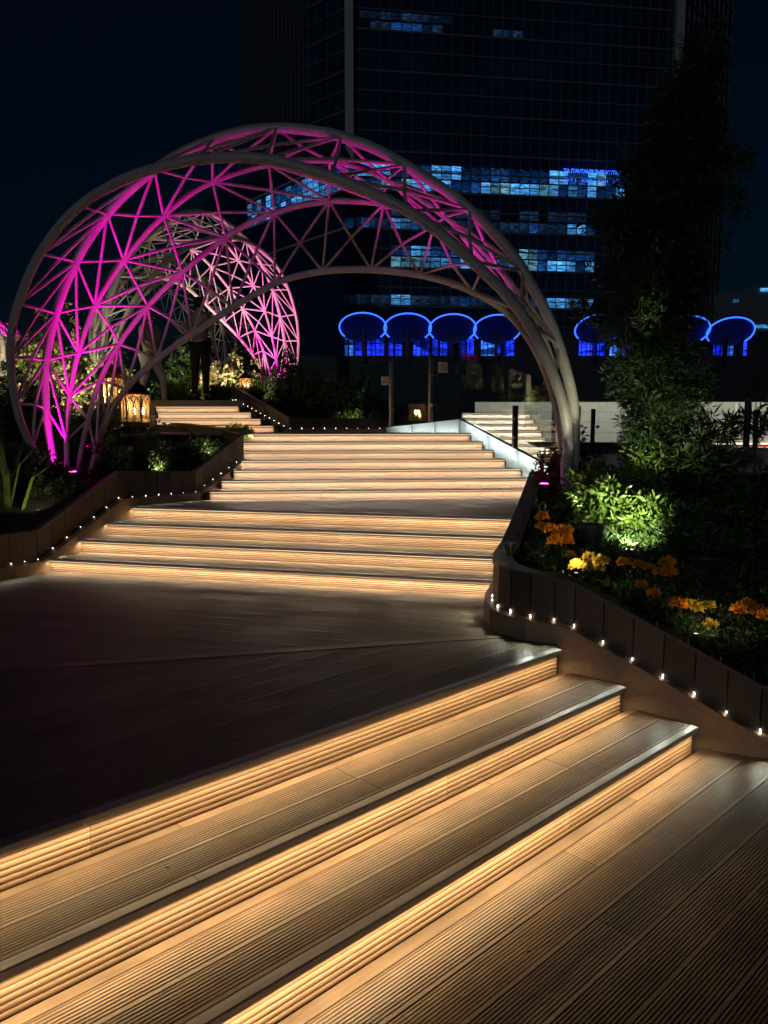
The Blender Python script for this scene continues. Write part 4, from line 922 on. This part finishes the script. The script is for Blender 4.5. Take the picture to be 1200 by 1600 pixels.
# grasses
def grass_clump(loc, rad, n, h, seed, label, m='grass', group='ornamental grass clumps', w=.008, name='grass_clump'):
    r = np.random.default_rng(seed); root = empty(name, loc, label=label, cat='grass clump', group=group)
    a = r.random(n)*2*math.pi; q = np.sqrt(r.random(n))*rad*.5; b = np.stack([q*np.cos(a), q*np.sin(a), np.zeros(n)], 1)
    out = np.stack([np.cos(a), np.sin(a), np.zeros(n)], 1)*(rad*(.3+r.random(n))[:, None]); H = h*(.6+.5*r.random(n)); sd_ = np.stack([-np.sin(a), np.cos(a), np.zeros(n)], 1)*w
    z = np.array([0, 0, 1.]); m1 = b+out*.35+z*(H*.65)[:, None]; t = b+out+z*(H*.95)[:, None]
    V = np.stack([b-sd_, b+sd_, m1-sd_, m1+sd_, t], 1).reshape(-1, 3); i = np.arange(n)*5
    F = np.concatenate([np.stack([i, i+1, i+3], 1), np.stack([i, i+3, i+2], 1), np.stack([i+2, i+3, i+4], 1)])
    o = np_mesh('blades', V, F, M[m], root); o['kind'] = 'stuff'; return root
for px, Y, h, lb in ((290, 12.9, .5, 'grass clump left of the standing person'), (345, 13.4, .45, 'grass clump right of the standing person'), (362, 13.2, .42, 'grass clump above the far steps wall'), (392, 13.4, .4, 'grass clump near the small lantern'), (272, 13.4, .5, 'grass clump furthest left behind the big lantern')):
    k += 1; p = on_ground(px, 600, Y, zleft if Y < 13 or px < 330 else (lambda x, y: 2.12)); grass_clump(p, .3, 420, h, 400+k, lb)
grass_clump(on_ground(8, 760, 7.3, zleft), .35, 26, .75, 440, 'broad strap leaved plant at the left edge beside the wall', m='leafy', group='strap leaved plants', w=.028, name='strap_leaf_plant')
grass_clump(on_ground(45, 760, 7.9, zleft), .28, 18, .5, 441, 'smaller strap leaved plant beside the left rim tube', m='leafy', group='strap leaved plants', w=.024, name='strap_leaf_plant')
# pink flowers around arch feet
for p, lb, s in ((lf+Vector((.02, 0, .02)), 'pink flowering plant inside the large arch left foot', .16), (lf+Vector((.38, .05, .35)), 'red pink blooms hanging right of the large arch foot', .12), (f2+Vector((0, 0, .03)), 'bright pink flowers filling the second arch foot', .26)):
    k += 1; shrub('pink_flower', p, (s, s, s*1.3), 34, 6, (.045, .02), M['leaf'], 450+k, lb, cat='flowering plant', group='pink flowers at the arch feet', extra=(M['pinkfl'], 30, .03), stems=4)

# right bed
M['pot'] = mat('dark_planter_pot', (.03, .03, .028), .5)
def bush_right(name, px, Y, rad, tw, leaf, m, lb, cat='shrub', group=None, sp=.8, per=10, lift=0, rag=.35):
    global k; k += 1; p = on_ground(px, 800, Y, zright); return shrub(name, (p[0], p[1], p[2]+lift), rad, tw, per, leaf, M[m], 500+k, lb, cat, group, spread=sp, rag=rag)
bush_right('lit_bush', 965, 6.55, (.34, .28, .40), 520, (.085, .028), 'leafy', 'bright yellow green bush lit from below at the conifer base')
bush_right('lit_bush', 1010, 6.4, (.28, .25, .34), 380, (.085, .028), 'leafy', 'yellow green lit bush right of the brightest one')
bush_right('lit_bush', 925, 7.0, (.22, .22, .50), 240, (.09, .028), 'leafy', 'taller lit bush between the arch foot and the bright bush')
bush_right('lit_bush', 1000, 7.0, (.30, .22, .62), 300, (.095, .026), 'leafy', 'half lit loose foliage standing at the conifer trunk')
bush_right('dark_bush', 1110, 6.0, (.38, .32, .42), 300, (.08, .03), 'leaf', 'broad dark bush right of the lit bushes', group='dark bushes in the right bed')
bush_right('dark_bush', 1190, 6.3, (.40, .35, .60), 300, (.08, .03), 'leaf', 'tall dark bush at the right edge', group='dark bushes in the right bed')
bush_right('dark_bush', 1060, 7.4, (.5, .4, .5), 330, (.08, .026), 'leaf', 'dark bush behind the lit bushes', group='dark bushes in the right bed')
bush_right('dark_bush', 835, 5.35, (.13, .20, .17), 130, (.035, .012), 'leaf', 'fine leaved dark plant filling the rounded planter corner', group='dark bushes in the right bed')
bush_right('dark_bush', 870, 5.6, (.18, .2, .2), 130, (.04, .014), 'leaf', 'fine leaved plant under the orange marigolds by the corner', group='dark bushes in the right bed')
bush_right('rust_bush', 868, 7.9, (.22, .2, .5), 150, (.06, .03), 'redleaf', 'rust red leaved shrub behind the large arch right foot', group='rust shrubs'); bush_right('rust_bush', 905, 8.3, (.25, .2, .5), 150, (.06, .03), 'redleaf', 'rust red shrub right of the arch foot', group='rust shrubs')
# wispy dry tuft on the corner cap
gt = grass_clump((.84, 5.05, .93), .10, 36, .12, 470, 'wiry dry tuft poking over the rounded wall corner', m='bark', group=None, w=.0016, name='wiry_tuft')
V, F = leaf_cloud([Vector(c) for c in litter[0]], np.array(litter[1]), .022, .010, 1, 55, 0, .02, .0); V[:, 2] = np.minimum(V[:, 2], np.repeat(np.array(litter[0])[:, 2], 4)+.006); V[:, 2] = np.maximum(V[:, 2], np.repeat(np.array(litter[0])[:, 2], 4)); np_mesh('leaf_litter', V, F, mat('dry_leaf', (.22, .13, .06), .7), None)['kind'] = 'stuff'
# marigolds
def bloom(parent, p, r, m, seed):
    rn = np.random.default_rng(seed); n = 70
    d = rn.normal(size=(n, 3)); d /= np.linalg.norm(d, axis=1)[:, None]; d[:, 2] = np.abs(d[:, 2])*.9-.15
    V, F = leaf_cloud(d*r*.62*np.array([1, 1, .75]), d, r*.75, r*.62, 2, seed, .0, .35, .1)
    b = MB(); b.lathe([(r*.2, -r*.4), (r*.6, -r*.15), (r*.72, .1*r), (r*.45, r*.42), (r*.05, r*.5)], 10)
    V2 = np.array(b.v); F2 = []
    for f in b.f:
        for i in range(1, len(f)-1): F2.append((f[0], f[i], f[i+1]))
    F2 = np.array(F2)+len(V); o = np_mesh('bloom', np.concatenate([V, V2]), np.concatenate([F, F2]), m, parent); o.location = p; return o
def marigold(px, py, Y, blooms, lb):
    global k; k += 1
    c = at_y(px, py, Y); g_ = zright(c.x, Y); root = shrub('marigold_plant', (c.x, Y, g_-.02), (.16, .14, max(.1, c.z-g_-.02)), 70, 8, (.035, .010), M['leaf'], 600+k, lb, 'marigold', 'marigold plants')
    for i, (bx, by, col, r) in enumerate(blooms):
        p = at_y(bx, by, Y-.05+.05*(i % 3))-Vector((c.x, Y, g_-.02)); bloom(root, p, r, M[col], 700+k*10+i)
        mb = MB(); mb.tube([(p.x*.3, p.y*.3, 0), (p.x*.8, p.y*.8, p.z*.6), (p.x, p.y, p.z-r*.3)], .003, 5); mb.build('stalk', M['leaf'], root)
marigold(862, 835, 5.6, [(848, 808, 'orange', 1.35*.032), (858, 826, 'orange', 1.35*.036), (880, 832, 'orange', 1.35*.046), (868, 846, 'orange', 1.35*.038), (884, 846, 'orange', 1.35*.034), (846, 822, 'orange', 1.35*.026), (890, 868, 'orange', 1.35*.030)], 'marigold plant with a cluster of big orange blooms beside the dark wall end')
marigold(920, 872, 5.2, [(902, 884, 'yellow', 1.35*.034), (921, 870, 'yellow', 1.35*.028), (918, 886, 'yellow', 1.35*.034), (940, 876, 'yellow', 1.35*.032), (936, 888, 'yellow', 1.35*.026)], 'marigold plant with pale yellow blooms under the dark pot')
marigold(1000, 880, 5.1, [(975, 879, 'orange', 1.35*.028), (997, 883, 'orange', 1.35*.026), (1015, 887, 'orange', 1.35*.024), (1043, 880, 'orange', 1.35*.034), (1046, 895, 'orange', 1.35*.034), (1030, 894, 'orange', 1.35*.026)], 'marigold plant with dark orange blooms in front of the lit bush')
marigold(1010, 920, 4.85, [(1003, 914, 'orange', 1.35*.024), (1021, 927, 'orange', 1.35*.026)], 'marigold plant with two small orange blooms above the wall')
marigold(1080, 945, 4.6, [(1060, 943, 'orange', 1.35*.034), (1086, 948, 'yellow', 1.35*.034), (1107, 946, 'yellow', 1.35*.026), (1110, 977, 'yellow', 1.35*.030)], 'marigold plant mixing one orange and three yellow blooms')
marigold(1175, 950, 4.55, [(1157, 953, 'orange', 1.35*.032), (1170, 947, 'orange', 1.35*.034), (1186, 955, 'orange', 1.35*.032), (1198, 962, 'orange', 1.35*.034), (1195, 1012, 'orange', 1.35*.026)], 'marigold plant with orange blooms at the right edge')
rg = random.Random(12); C = []; D = []
edge_y = lambda x: 4.60-(x-.9)*.44 if x < 2.1 else 4.02
for i in range(5200):
    x = rg.uniform(.95, 4.6); y = rg.uniform(edge_y(x)+.08, 7.4)
    if x < .85+(y-5.7)*.29+.1: continue
    hgt = .05+.09*max(0, noise.noise(Vector((x*3, y*3, 5)))+.4)
    C.append((x, y, zright(x, y)+rg.random()*hgt)); D.append((rg.gauss(0, .4), rg.gauss(0, .4), 1))
V, F = leaf_cloud(C, D, .045, .016, 8, 91, .1, .7, .3); o = np_mesh('ground_cover', V, F, M['leaf'], None); o['kind'] = 'stuff'
pot = empty('plant_pot', on_ground(925, 860, 6.0, zright), label='square dark plant pot standing between yellow marigolds and the lit bush', cat='plant pot')
mb = MB(); mb.lathe([(.075, 0), (.10, .18), (.108, .19), (.108, .21), (.09, .21), (.085, .19)], 20); mb.build('pot_body', M['pot'], pot)
mb = MB(); mb.lathe([(.085, .185), (.01, .19)], 16); mb.build('soil_fill', M['soil'], pot)
pot2 = empty('plant_pot', on_ground(1100, 900, 5.55, zright), label='wide dark bowl pot below the broad dark bush', cat='plant pot')
mb = MB(); mb.lathe([(.12, 0), (.17, .10), (.18, .11), (.18, .13), (.155, .13)], 24); mb.build('pot_body', M['pot'], pot2)

# conifer
def conifer():
    base = Vector(on_ground(1045, 800, 7.3, zright)); root = empty('podocarpus_tree', base, label='tall narrow dark conifer with strappy leaves, its base lit green', cat='tree')
    H = at_y(1075, 60, 7.3).z-base.z; rn = random.Random(3)
    def trunk(z): t = z/H; return Vector((-.26*math.sin(math.pi*min(1, t*1.1))+.12*t**4+.03*math.sin(t*7), .03*math.sin(t*5), z))
    mb = MB(); mb.tube([trunk(H*i/16) for i in range(17)], [.045*(1-i/17)+.006 for i in range(17)], 9); mb.build('trunk', M['bark'], root, smooth=True)
    prof = [(0.03, .25), (.12, .44), (.24, .44), (.37, .45), (.48, .64), (.6, .66), (.7, .48), (.78, .30), (.87, .18), (.95, .13), (1, .05)]
    br = MB(); C = []; D = []
    for i in range(230):
        t = rn.random()**.9*.97+.03; z = H*t; a = rn.random()*2*math.pi
        lump = .70+.95*noise.noise(Vector((math.cos(a)*1.3, math.sin(a)*1.3, z*1.5)))+rn.uniform(-.15, .22)
        r = interp(t, prof)*lump*(1.45 if i % 17 == 0 else 1); c = trunk(z); e = c+Vector((math.cos(a)*r, math.sin(a)*r, r*.35)); m = c+(e-c)*.5+Vector((0, 0, -.04))
        br.tube([c, m, e], [.010, .006, .003], 5)
        k2 = int(12+r*20)
        for j in range(k2):
            u = rn.uniform(.3, 1.02); p = (c*(1-u)+e*u) + Vector((rn.gauss(0, .07), rn.gauss(0, .07), rn.gauss(0, .07))); C.append(tuple(p)); dd = (e-c).normalized()+Vector((rn.gauss(0, .4), rn.gauss(0, .4), .35+rn.gauss(0, .3))); D.append(tuple(dd.normalized()))
    br.build('limbs', M['bark'], root)
    V, F = leaf_cloud(C, D, .088, .0125, 17, 77, .1, .66, .3); o = np_mesh('crown', V, F, M['pine'], root); o['kind'] = 'stuff'
    return root
conifer()
k += 1
# spray of conifer reaching in front of the pale wall
for px, py, Y, lb in ((1120, 690, 7.0, 'conifer seedling with a star shaped leaf spray against the pale wall'), (1180, 650, 7.4, 'slim conifer seedling beside the reddish pole'), (1090, 720, 6.9, 'conifer seedling right of the conifer trunk')):
    c = at_y(px, py, Y); g_ = zright(c.x, Y); root = empty('conifer_seedling', (c.x, Y, g_), label=lb, cat='young conifer', group='young conifers'); h = c.z-g_; rn = random.Random(int(px))
    mb = MB(); mb.tube([(0, 0, 0), (.02, 0, h*.5), (0, 0, h+.15)], [.012, .009, .004], 6); C = []; D = []
    for i in range(13 if px == 1180 else 22):
        z = h+rn.uniform(-.28, .2); a = rn.random()*6.28; r = rn.uniform(.05, .28); e = (r*math.cos(a), r*.7*math.sin(a), z+r*.4); mb.tube([(0, 0, z), e], [.005, .002], 5)
        for u in (.6, 1.0): C.append((e[0]*u, e[1]*u, z+(e[2]-z)*u)); D.append((math.cos(a), math.sin(a), .5))
    mb.build('stems', M['bark'], root); V, F = leaf_cloud(C, D, .14, .022, 12, int(px), .1, .65, .1); np_mesh('foliage', V, F, M['pine'], root)['kind'] = 'stuff'
# ground spotlight lighting the bushes green-white
def garden_spot(p, targets, label, col, st=3):
    r = empty('garden_spotlight', p, label=label, cat='spotlight', group='small garden spotlights')
    mb = MB(); mb.tube([(0, 0, -.1), (0, 0, .02)], .008, 6); mb.build('spike', M['iron'], r)
    mb = MB(); mb.tube([(0, 0, .02), (0, 0, .09)], .028, 12); mb.build('housing', M['iron'], r)
    mb = MB(); mb.lathe([(.024, .0905), (.015, .094)], 12); mb.build('lens', emis('spot_lens', col, st), r)
    r.scale = (.55, .55, .55)
    for t, e, ang in targets: spot('spot_beam', Vector(p)+Vector((0, 0, .12)), t, e, col, ang, .7, .03)
ps = at_y(985, 895, 5.75); ps.z = zright(ps.x, ps.y)+.02
garden_spot(ps, [(at_y(962, 800, 6.6), 60, 100), (at_y(1012, 482, 6.9), 160, 9), (at_y(985, 690, 7.1), 75, 50)], 'small spotlight hidden under the brightly lit bush', (.95, 1, .62))
ps = at_y(900, 905, 5.05); ps.z = zright(ps.x, ps.y)+.12
garden_spot(ps, [(at_y(890, 850, 5.6), 3.6, 100), (at_y(1040, 900, 5.2), 3.6, 90)], 'small spotlight low behind the wall aimed at the marigolds', (1, .85, .6), st=1)  # made-up spotlight, added to brighten the marigolds
ps = at_y(1085, 1040, 4.32); ps.z = zright(ps.x, ps.y)+.1
garden_spot(ps, [(at_y(1110, 955, 4.6), 1.5, 110), (at_y(1180, 960, 4.6), 1.5, 80)], 'small spotlight low behind the lower wall aimed at the last marigolds', (1, .85, .6), st=1)  # another invented lamp, added so the last marigolds show
for gx, gy, gY, tg, e, gl in ((250, 735, 8.35, (235, 700, 8.9), 5, 'small warm spotlight among the dark shrubs below the lanterns'), (60, 800, 7.1, (30, 740, 7.7), 3.5, 'small warm spotlight at the strap leaved plants'), (330, 700, 8.9, (300, 690, 9.3), 3, 'small warm spotlight in the left bed by the upper wall corner')):
    ps = at_y(gx, gy, gY); ps.z = zleft(ps.x, ps.y)+.03; garden_spot(ps, [(at_y(*tg)+Vector((0, 0, .1)), e, 120)], gl, (1, .85, .55), st=.5)  # invented lamps, added to lift the dark plants of the left bed
ps = at_y(905, 815, 6.6); ps.z = zright(ps.x, ps.y)+.02
garden_spot(ps, [(at_y(885, 640, 7.5), 26, 40)], 'small spotlight aimed at the right foot of the large arch', (.95, 1, .80))
for px, py, Y, tx, ty, tY, e, lb in ((345, 600, 14.2, 358, 545, 15.5, 120, 'garden spotlight under the cream blossoming shrub'), (100, 620, 11.4, 95, 560, 12.6, 120, 'garden spotlight under the cream shrub behind the large arch foot'), (165, 610, 12.6, 172, 560, 13.6, 110, 'garden spotlight under the bright green shrub by the domed lantern'), (285, 600, 14.8, 292, 530, 16.5, 70, 'garden spotlight under the tall green shrub'), (50, 600, 13.4, 60, 510, 15, 110, 'garden spotlight under the tall olive shrub'), (415, 615, 13.8, 415, 575, 14.7, 14, 'garden spotlight behind the second arch foot')):
    p = at_y(px, py, Y); p.z = max(zleft(p.x, Y), 2.2 if (p.x > -4.5 and Y > 12.4) else 0)+.03
    garden_spot(p, [(at_y(tx, ty, tY), e*1.6, 100)], lb, (1, .86, .52) if px != 165 else (.95, 1, .5))
p = at_y(372, 690, 9.5); spot('creeper_light', (-1.85, 9.35, 1.95), at_y(372, 668, 9.6), 3, (1, .68, .25), 60)
ps = Vector((-.45, 11.42, 1.83)); garden_spot(ps, [(ps+Vector((-.15, .35, .2)), 1.6, 130), (ps+Vector((.25, .3, .2)), 1.2, 130)], 'small spotlight in front of the lit bedding plants', (1, .95, .7), st=.3)

# dark block with small lights, built in place of wall LEDs mirrored in the glass
bo = empty('bollard_light', at_y(853, 740, 8.75), label='dark bollard with flared slotted top and small lights by the dark wall end', cat='bollard')
mb = MB(); mb.box(-.07, .07, -.07, .07, -.1, .26); mb.build('post_body', M['iron'], bo)
mb = MB(); mb.hexa([(-.12, -.10, .30), (.12, -.10, .30), (.12, .10, .30), (-.12, .10, .30)], [(-.2, -.14, .36), (.2, -.14, .36), (.2, .14, .36), (-.2, .14, .36)]); mb.build('flared_top', M['iron'], bo)
for i in range(4):
    for j in range(2):
        mb = MB(); mb.lathe([(.001, -.008), (.011, -.004), (.011, .004), (.001, .008)], 8); o = mb.build('lamp', M['dotw'] if 'dotw' in M else M.setdefault('dotw', emis('bollard_lamp', (1, .85, .6), 4)), bo); o.location = (-.07+i*.055, -.11, .24+j*.035)

# ------------------------------------------------------------------ lanterns
M['lampglass'] = emis('amber_glass', (1, .55, .16), .75, base=(.4, .25, .1)); M['flame'] = emis('candle_flame', (1, .74, .38), 40)
def ambermat():
    m = bpy.data.materials.new('amber_pane'); m.use_nodes = True; n = m.node_tree; n.nodes.clear(); t = n.nodes.new('ShaderNodeBsdfTransparent'); t.inputs[0].default_value = (1, .92, .75, 1); d = n.nodes.new('ShaderNodeBsdfTranslucent'); d.inputs[0].default_value = (.9, .72, .45, 1); mx = n.nodes.new('ShaderNodeMixShader'); mx.inputs[0].default_value = .10; o = n.nodes.new('ShaderNodeOutputMaterial'); n.links.new(t.outputs[0], mx.inputs[1]); n.links.new(d.outputs[0], mx.inputs[2]); n.links.new(mx.outputs[0], o.inputs[0]); return m
M['amber'] = ambermat()
def lantern(loc, h, n, label, dome='point', power=3.0, phase=0):
    """faceted metal lantern: plinth, posts, arched tracery, roof, finial"""
    r = empty('lantern', loc, label=label, cat='lantern', group='brass garden lanterns'); w = h*.29
    z0, z1 = .10*h, .60*h
    mb = MB(); mb.lathe([(w*.95, 0), (w*1.0, .02*h), (w*.92, .03*h), (w*.92, z0)], n, phase=phase); mb.build('base', M['bronze'], r)
    c = [(w*.92*math.cos(2*math.pi*i/n+phase), w*.92*math.sin(2*math.pi*i/n+phase)) for i in range(n)]
    for x, y in c:
        mb = MB(); mb.tube([(x, y, z0), (x, y, z1)], .022*h*.6, 6); mb.build('corner_post', M['bronze'], r)
    for i in range(n):
        a, b = Vector((*c[i], 0)), Vector((*c[(i+1) % n], 0)); mb = MB()
        def q(u, v, off=1.0): p = a*(1-u)+b*u; return (p.x*off, p.y*off, z0+(z1-z0)*v)
        for u0, u1 in ((.06, .5), (.5, .94)):       # two gothic lancets per side
            pts = [q(u0, .14), q(u0, .62)]+[q(u0+(u1-u0)*s, .62+.26*math.sin(math.pi*s)) for s in (.12, .25, .38, .5, .62, .75, .88)]+[q(u1, .62), q(u1, .14)]
            mb.tube(pts, .009*h, 5)
        pts = [q(.06, .66)]+[q(s, .66+.33*math.sin(math.pi*s)) for s in (.2, .35, .5, .65, .8)]+[q(.94, .66)]; mb.tube(pts, .009*h, 5)
        for v in (.0, .14): mb.tube([q(.02, v), q(.98, v)], .006*h, 5)
        for s in range(3): mb.tube([q(.05+.3*s, 0), q(.35+.3*s, .14)], .004*h, 4); mb.tube([q(.35+.3*s, 0), q(.05+.3*s, .14)], .004*h, 4)
        mb.build('tracery', M['bronze'], r)
    for i in range(n):
        a, b = c[i], c[(i+1) % n]; mb = MB(); t = .93; mb.add([(a[0]*t, a[1]*t, z0), (b[0]*t, b[1]*t, z0), (b[0]*t, b[1]*t, z1), (a[0]*t, a[1]*t, z1)], [(0, 1, 2, 3)]); mb.build('pane', M['amber'], r)
    mb = MB(); mb.lathe([(w*1.02, z1), (w*1.1, z1+.015*h), (w*1.02, z1+.035*h)], n, phase=phase); mb.build('eave_ring', M['bronze'], r)
    if dome == 'point': pr = [(w*1.0, z1+.03*h), (w*.75, z1+.10*h), (w*.5, z1+.19*h), (w*.22, z1+.26*h), (w*.08, z1+.29*h)]
    else: pr = [(w*.98, z1+.03*h), (w*.96, z1+.12*h), (w*.8, z1+.20*h), (w*.5, z1+.26*h), (w*.1, z1+.29*h)]
    mb = MB(); mb.lathe(pr, n if dome == 'point' else 20, phase=phase); mb.build('roof', M['bronze'] if dome != 'point' else M['iron2'], r, smooth=dome != 'point')
    mb = MB(); mb.lathe([(.012*h, z1+.28*h), (.03*h, z1+.31*h), (.012*h, z1+.34*h), (.018*h, z1+.36*h), (.002*h, z1+.40*h)], 10); mb.build('finial', M['bronze'], r)
    for dx, dy in ((0, -.25*w), (.45*w, .1*w)):
        mb = MB(); mb.lathe([(.05*h, z0), (.05*h, z0+.14*h), (.01*h, z0+.145*h)], 12, (dx, dy, 0)); mb.build('candle', M['candle'], r)
        mb = MB(); mb.lathe([(.002*h, z0+.15*h), (.022*h, z0+.19*h), (.002*h, z0+.27*h)], 8, (dx, dy, 0)); mb.build('flame', M['flame'], r)
    point('lantern_glow', Vector(loc)+Vector((0, 0, z0+.3*h)), power, (1, .70, .38), .05)
    return r
M['iron2'] = mat('dark_bronze_roof', (.07, .045, .025), .4, metal=.6); M['candle'] = mat('candle_wax', (.75, .55, .3), .6)
def lp(px, py, Y): p = at_y(px, py, Y); return (p.x, p.y, p.z)
l1 = lp(213, 668, 10.2); lantern(l1, .70, 6, 'large hexagonal brass lantern with pointed roof and two lit candles above the shrubs', power=7, phase=R(10))
l2 = lp(176, 640, 11.4); lantern(l2, .74, 8, 'round domed golden lantern seen through the large arch tubes', dome='dome', power=5)
l3 = lp(383, 612, 13.2); lantern(l3, .36, 6, 'small pierced lantern glowing beside the second arch', power=2.5)
for (x, y, z), w, lb in ((l1, .26, 'dark stone pedestal under the hexagonal lantern'), (l2, .28, 'dark stone pedestal under the domed lantern'), (l3, .14, 'dark stone pedestal under the small lantern')):
    mb = MB(); zz = zleft(x, y)-.1; mb.box(x-w*.8, x+w*.8, y-w*.8, y+w*.8, zz, z-.03); mb.box(x-w, x+w, y-w, y+w, z-.03, z); o = mb.build('pedestal', M['wall_dark']); tag(o, lb, 'pedestal', 'lantern pedestals')

# ------------------------------------------------------------------ people on the upper path
def person(loc, yaw, h, label, cols, pose='stand'):
    s = h/1.72; root = empty('person', loc, yaw, label=label, cat='person', group='people on the upper path')
    J = {'pel': (0, 0, .93), 'waist': (0, 0, 1.08), 'chest': (0, .01, 1.30), 'neck': (0, 0, 1.46), 'nk2': (0, -.01, 1.53), 'hd': (0, -.02, 1.60), 'top': (0, -.01, 1.69),
         'shl': (.17, 0, 1.41), 'ell': (.24, .03, 1.14), 'wrl': (.22, -.08, .92), 'hal': (.21, -.11, .83), 'shr': (-.17, 0, 1.41), 'elr': (-.25, .04, 1.14), 'wrr': (-.21, -.10, .93), 'har': (-.20, -.14, .85),
         'hpl': (.09, 0, .90), 'knl': (.11, -.02, .50), 'anl': (.12, .03, .09), 'tol': (.13, -.13, .04), 'hpr': (-.09, 0, .90), 'knr': (-.10, .0, .50), 'anr': (-.11, .04, .09), 'tor': (-.13, -.12, .04)}
    if pose == 'walk':
        J.update(knl=(.10, -.20, .53), anl=(.10, -.22, .10), tol=(.10, -.38, .07), knr=(-.09, .08, .50), anr=(-.10, .34, .16), tor=(-.11, .22, .06), ell=(.24, .14, 1.16), wrl=(.22, .12, .93), hal=(.21, .10, .85), elr=(-.24, -.06, 1.16), wrr=(-.20, -.24, 1.02), har=(-.19, -.31, .97))
    Rr = {'pel': .13, 'waist': .12, 'chest': .145, 'neck': .06, 'nk2': .05, 'hd': .078, 'top': .055, 'sh': .062, 'el': .043, 'wr': .030, 'ha': .034, 'hp': .092, 'kn': .062, 'an': .042, 'to': .034}
    def skin(name, names, edges, mt_, infl=1.0, root_v=0, parent=root):
        me = bpy.data.meshes.new(name); me.from_pydata([tuple(c*s for c in J[q]) for q in names], [], [(names.index(a), names.index(b)) for a, b in edges]); me.materials.append(mt_)
        o = bpy.data.objects.new(name, me); link(o, parent); md = o.modifiers.new('skin', 'SKIN'); md.use_smooth_shade = True
        for i, q in enumerate(names):
            v = Rr.get(q, Rr.get(q[:2], .05))*s*infl; sv = me.skin_vertices[0].data[i]; sv.radius = (v, v*(.72 if q in ('pel', 'waist', 'chest') else 1)); sv.use_root = (i == root_v)
        m2 = o.modifiers.new('sub', 'SUBSURF'); m2.levels = m2.render_levels = 2; return o
    allj = list(J); E = [('pel', 'waist'), ('waist', 'chest'), ('chest', 'neck'), ('neck', 'nk2'), ('nk2', 'hd'), ('hd', 'top'), ('chest', 'shl'), ('shl', 'ell'), ('ell', 'wrl'), ('wrl', 'hal'), ('chest', 'shr'), ('shr', 'elr'), ('elr', 'wrr'), ('wrr', 'har'), ('pel', 'hpl'), ('hpl', 'knl'), ('knl', 'anl'), ('anl', 'tol'), ('pel', 'hpr'), ('hpr', 'knr'), ('knr', 'anr'), ('anr', 'tor')]
    skin('body', allj, E, M['skin'])
    sh = ['chest', 'pel', 'waist', 'neck', 'shl', 'ell', 'shr', 'elr']; skin('shirt', sh, [('pel', 'waist'), ('waist', 'chest'), ('chest', 'neck'), ('chest', 'shl'), ('shl', 'ell'), ('chest', 'shr'), ('shr', 'elr')], cols[0], 1.17)
    tr = ['pel', 'hpl', 'knl', 'anl', 'hpr', 'knr', 'anr']; skin('trousers', tr, [('pel', 'hpl'), ('hpl', 'knl'), ('knl', 'anl'), ('pel', 'hpr'), ('hpr', 'knr'), ('knr', 'anr')], cols[1], 1.16)
    for a, b in (('anl', 'tol'), ('anr', 'tor')):
        mb = MB(); A, B = Vector(J[a])*s, Vector(J[b])*s; A.z -= .02*s; mb.tube([A+(A-B)*.25, A, (A+B)/2, B], [.03*s, .045*s, .042*s, .032*s], 10); mb.build('shoe', M['iron'], root, smooth=True)
    mb = MB(); hd = Vector(J['hd'])*s
    mb.lathe([(.03*s, .125*s), (.075*s, .10*s), (.097*s, .04*s), (.09*s, -.02*s), (.06*s, -.055*s)][::-1], 14, (hd.x, hd.y+.022*s, hd.z)); mb.build('hair', M['hair'], root, smooth=True)
    mb = MB(); mb.tube([hd+Vector((0, -.078*s, .01*s)), hd+Vector((0, -.102*s, -.01*s))], [.010*s, .014*s], 6); mb.build('nose', M['skin'], root)
    for sx_ in (-1, 1):
        mb = MB(); mb.lathe([(.001, -.008*s), (.009*s, 0), (.001, .008*s)], 8, tuple(hd+Vector((sx_*.03*s, -.074*s, .022*s)))); mb.build('eye', M['hair'], root)
        mb = MB(); mb.tube([hd+Vector((sx_*.082*s, .0, -.02*s)), hd+Vector((sx_*.088*s, .008*s, .02*s))], .012*s, 6); mb.build('ear', M['skin'], root)
        hk = 'hal' if sx_ > 0 else 'har'; wk = 'wrl' if sx_ > 0 else 'wrr'; Hn = Vector(J[hk])*s; dr = (Hn-Vector(J[wk])*s).normalized(); sd2 = dr.cross(Vector((0, 1, 0))).normalized()
        for f in range(4):
            b0 = Hn+sd2*(f-1.5)*.017*s; mb = MB(); ln = (.05, .06, .057, .042)[f]*s; mb.tube([b0, b0+dr*ln*.6, b0+dr*ln+Vector((0, -.012*s, 0))], [.0085*s, .008*s, .006*s], 6); mb.build('finger', M['skin'], root)
        b0 = Hn-dr*.02*s+sd2*.028*s; mb = MB(); mb.tube([b0, b0+(dr+sd2*.6)*.035*s, b0+(dr*1.4+sd2*.4)*.045*s], [.010*s, .009*s, .007*s], 6); mb.build('thumb', M['skin'], root)
    return root
M['skin'] = mat('skin', (.36, .22, .15), .5, var=.05); M['hair'] = mat('black_hair', (.012, .01, .009), .5, var=.2)
M['greyshirt'] = mat('dusty_pink_shirt', (.22, .15, .13), .85, var=.15, scale=10); M['blackcloth'] = mat('black_cloth', (.012, .012, .014), .85); M['whitecloth'] = mat('white_cloth', (.32, .29, .27), .85, var=.1); M['browncloth'] = mat('brown_cloth', (.06, .04, .03), .85)
pp1 = at_y(315, 640, 12.7); person((pp1.x, pp1.y, 2.19), R(165), 1.66, 'person in a dusty pink top and black trousers standing on the path', (M['greyshirt'], M['blackcloth']))
pp2 = at_y(238, 640, 12.9); person((pp2.x, pp2.y, zleft(pp2.x, pp2.y)), R(60), 1.62, 'person in white clothing walking behind the pointed lantern', (M['whitecloth'], M['whitecloth']), 'walk')
bpy.context.view_layer.update()
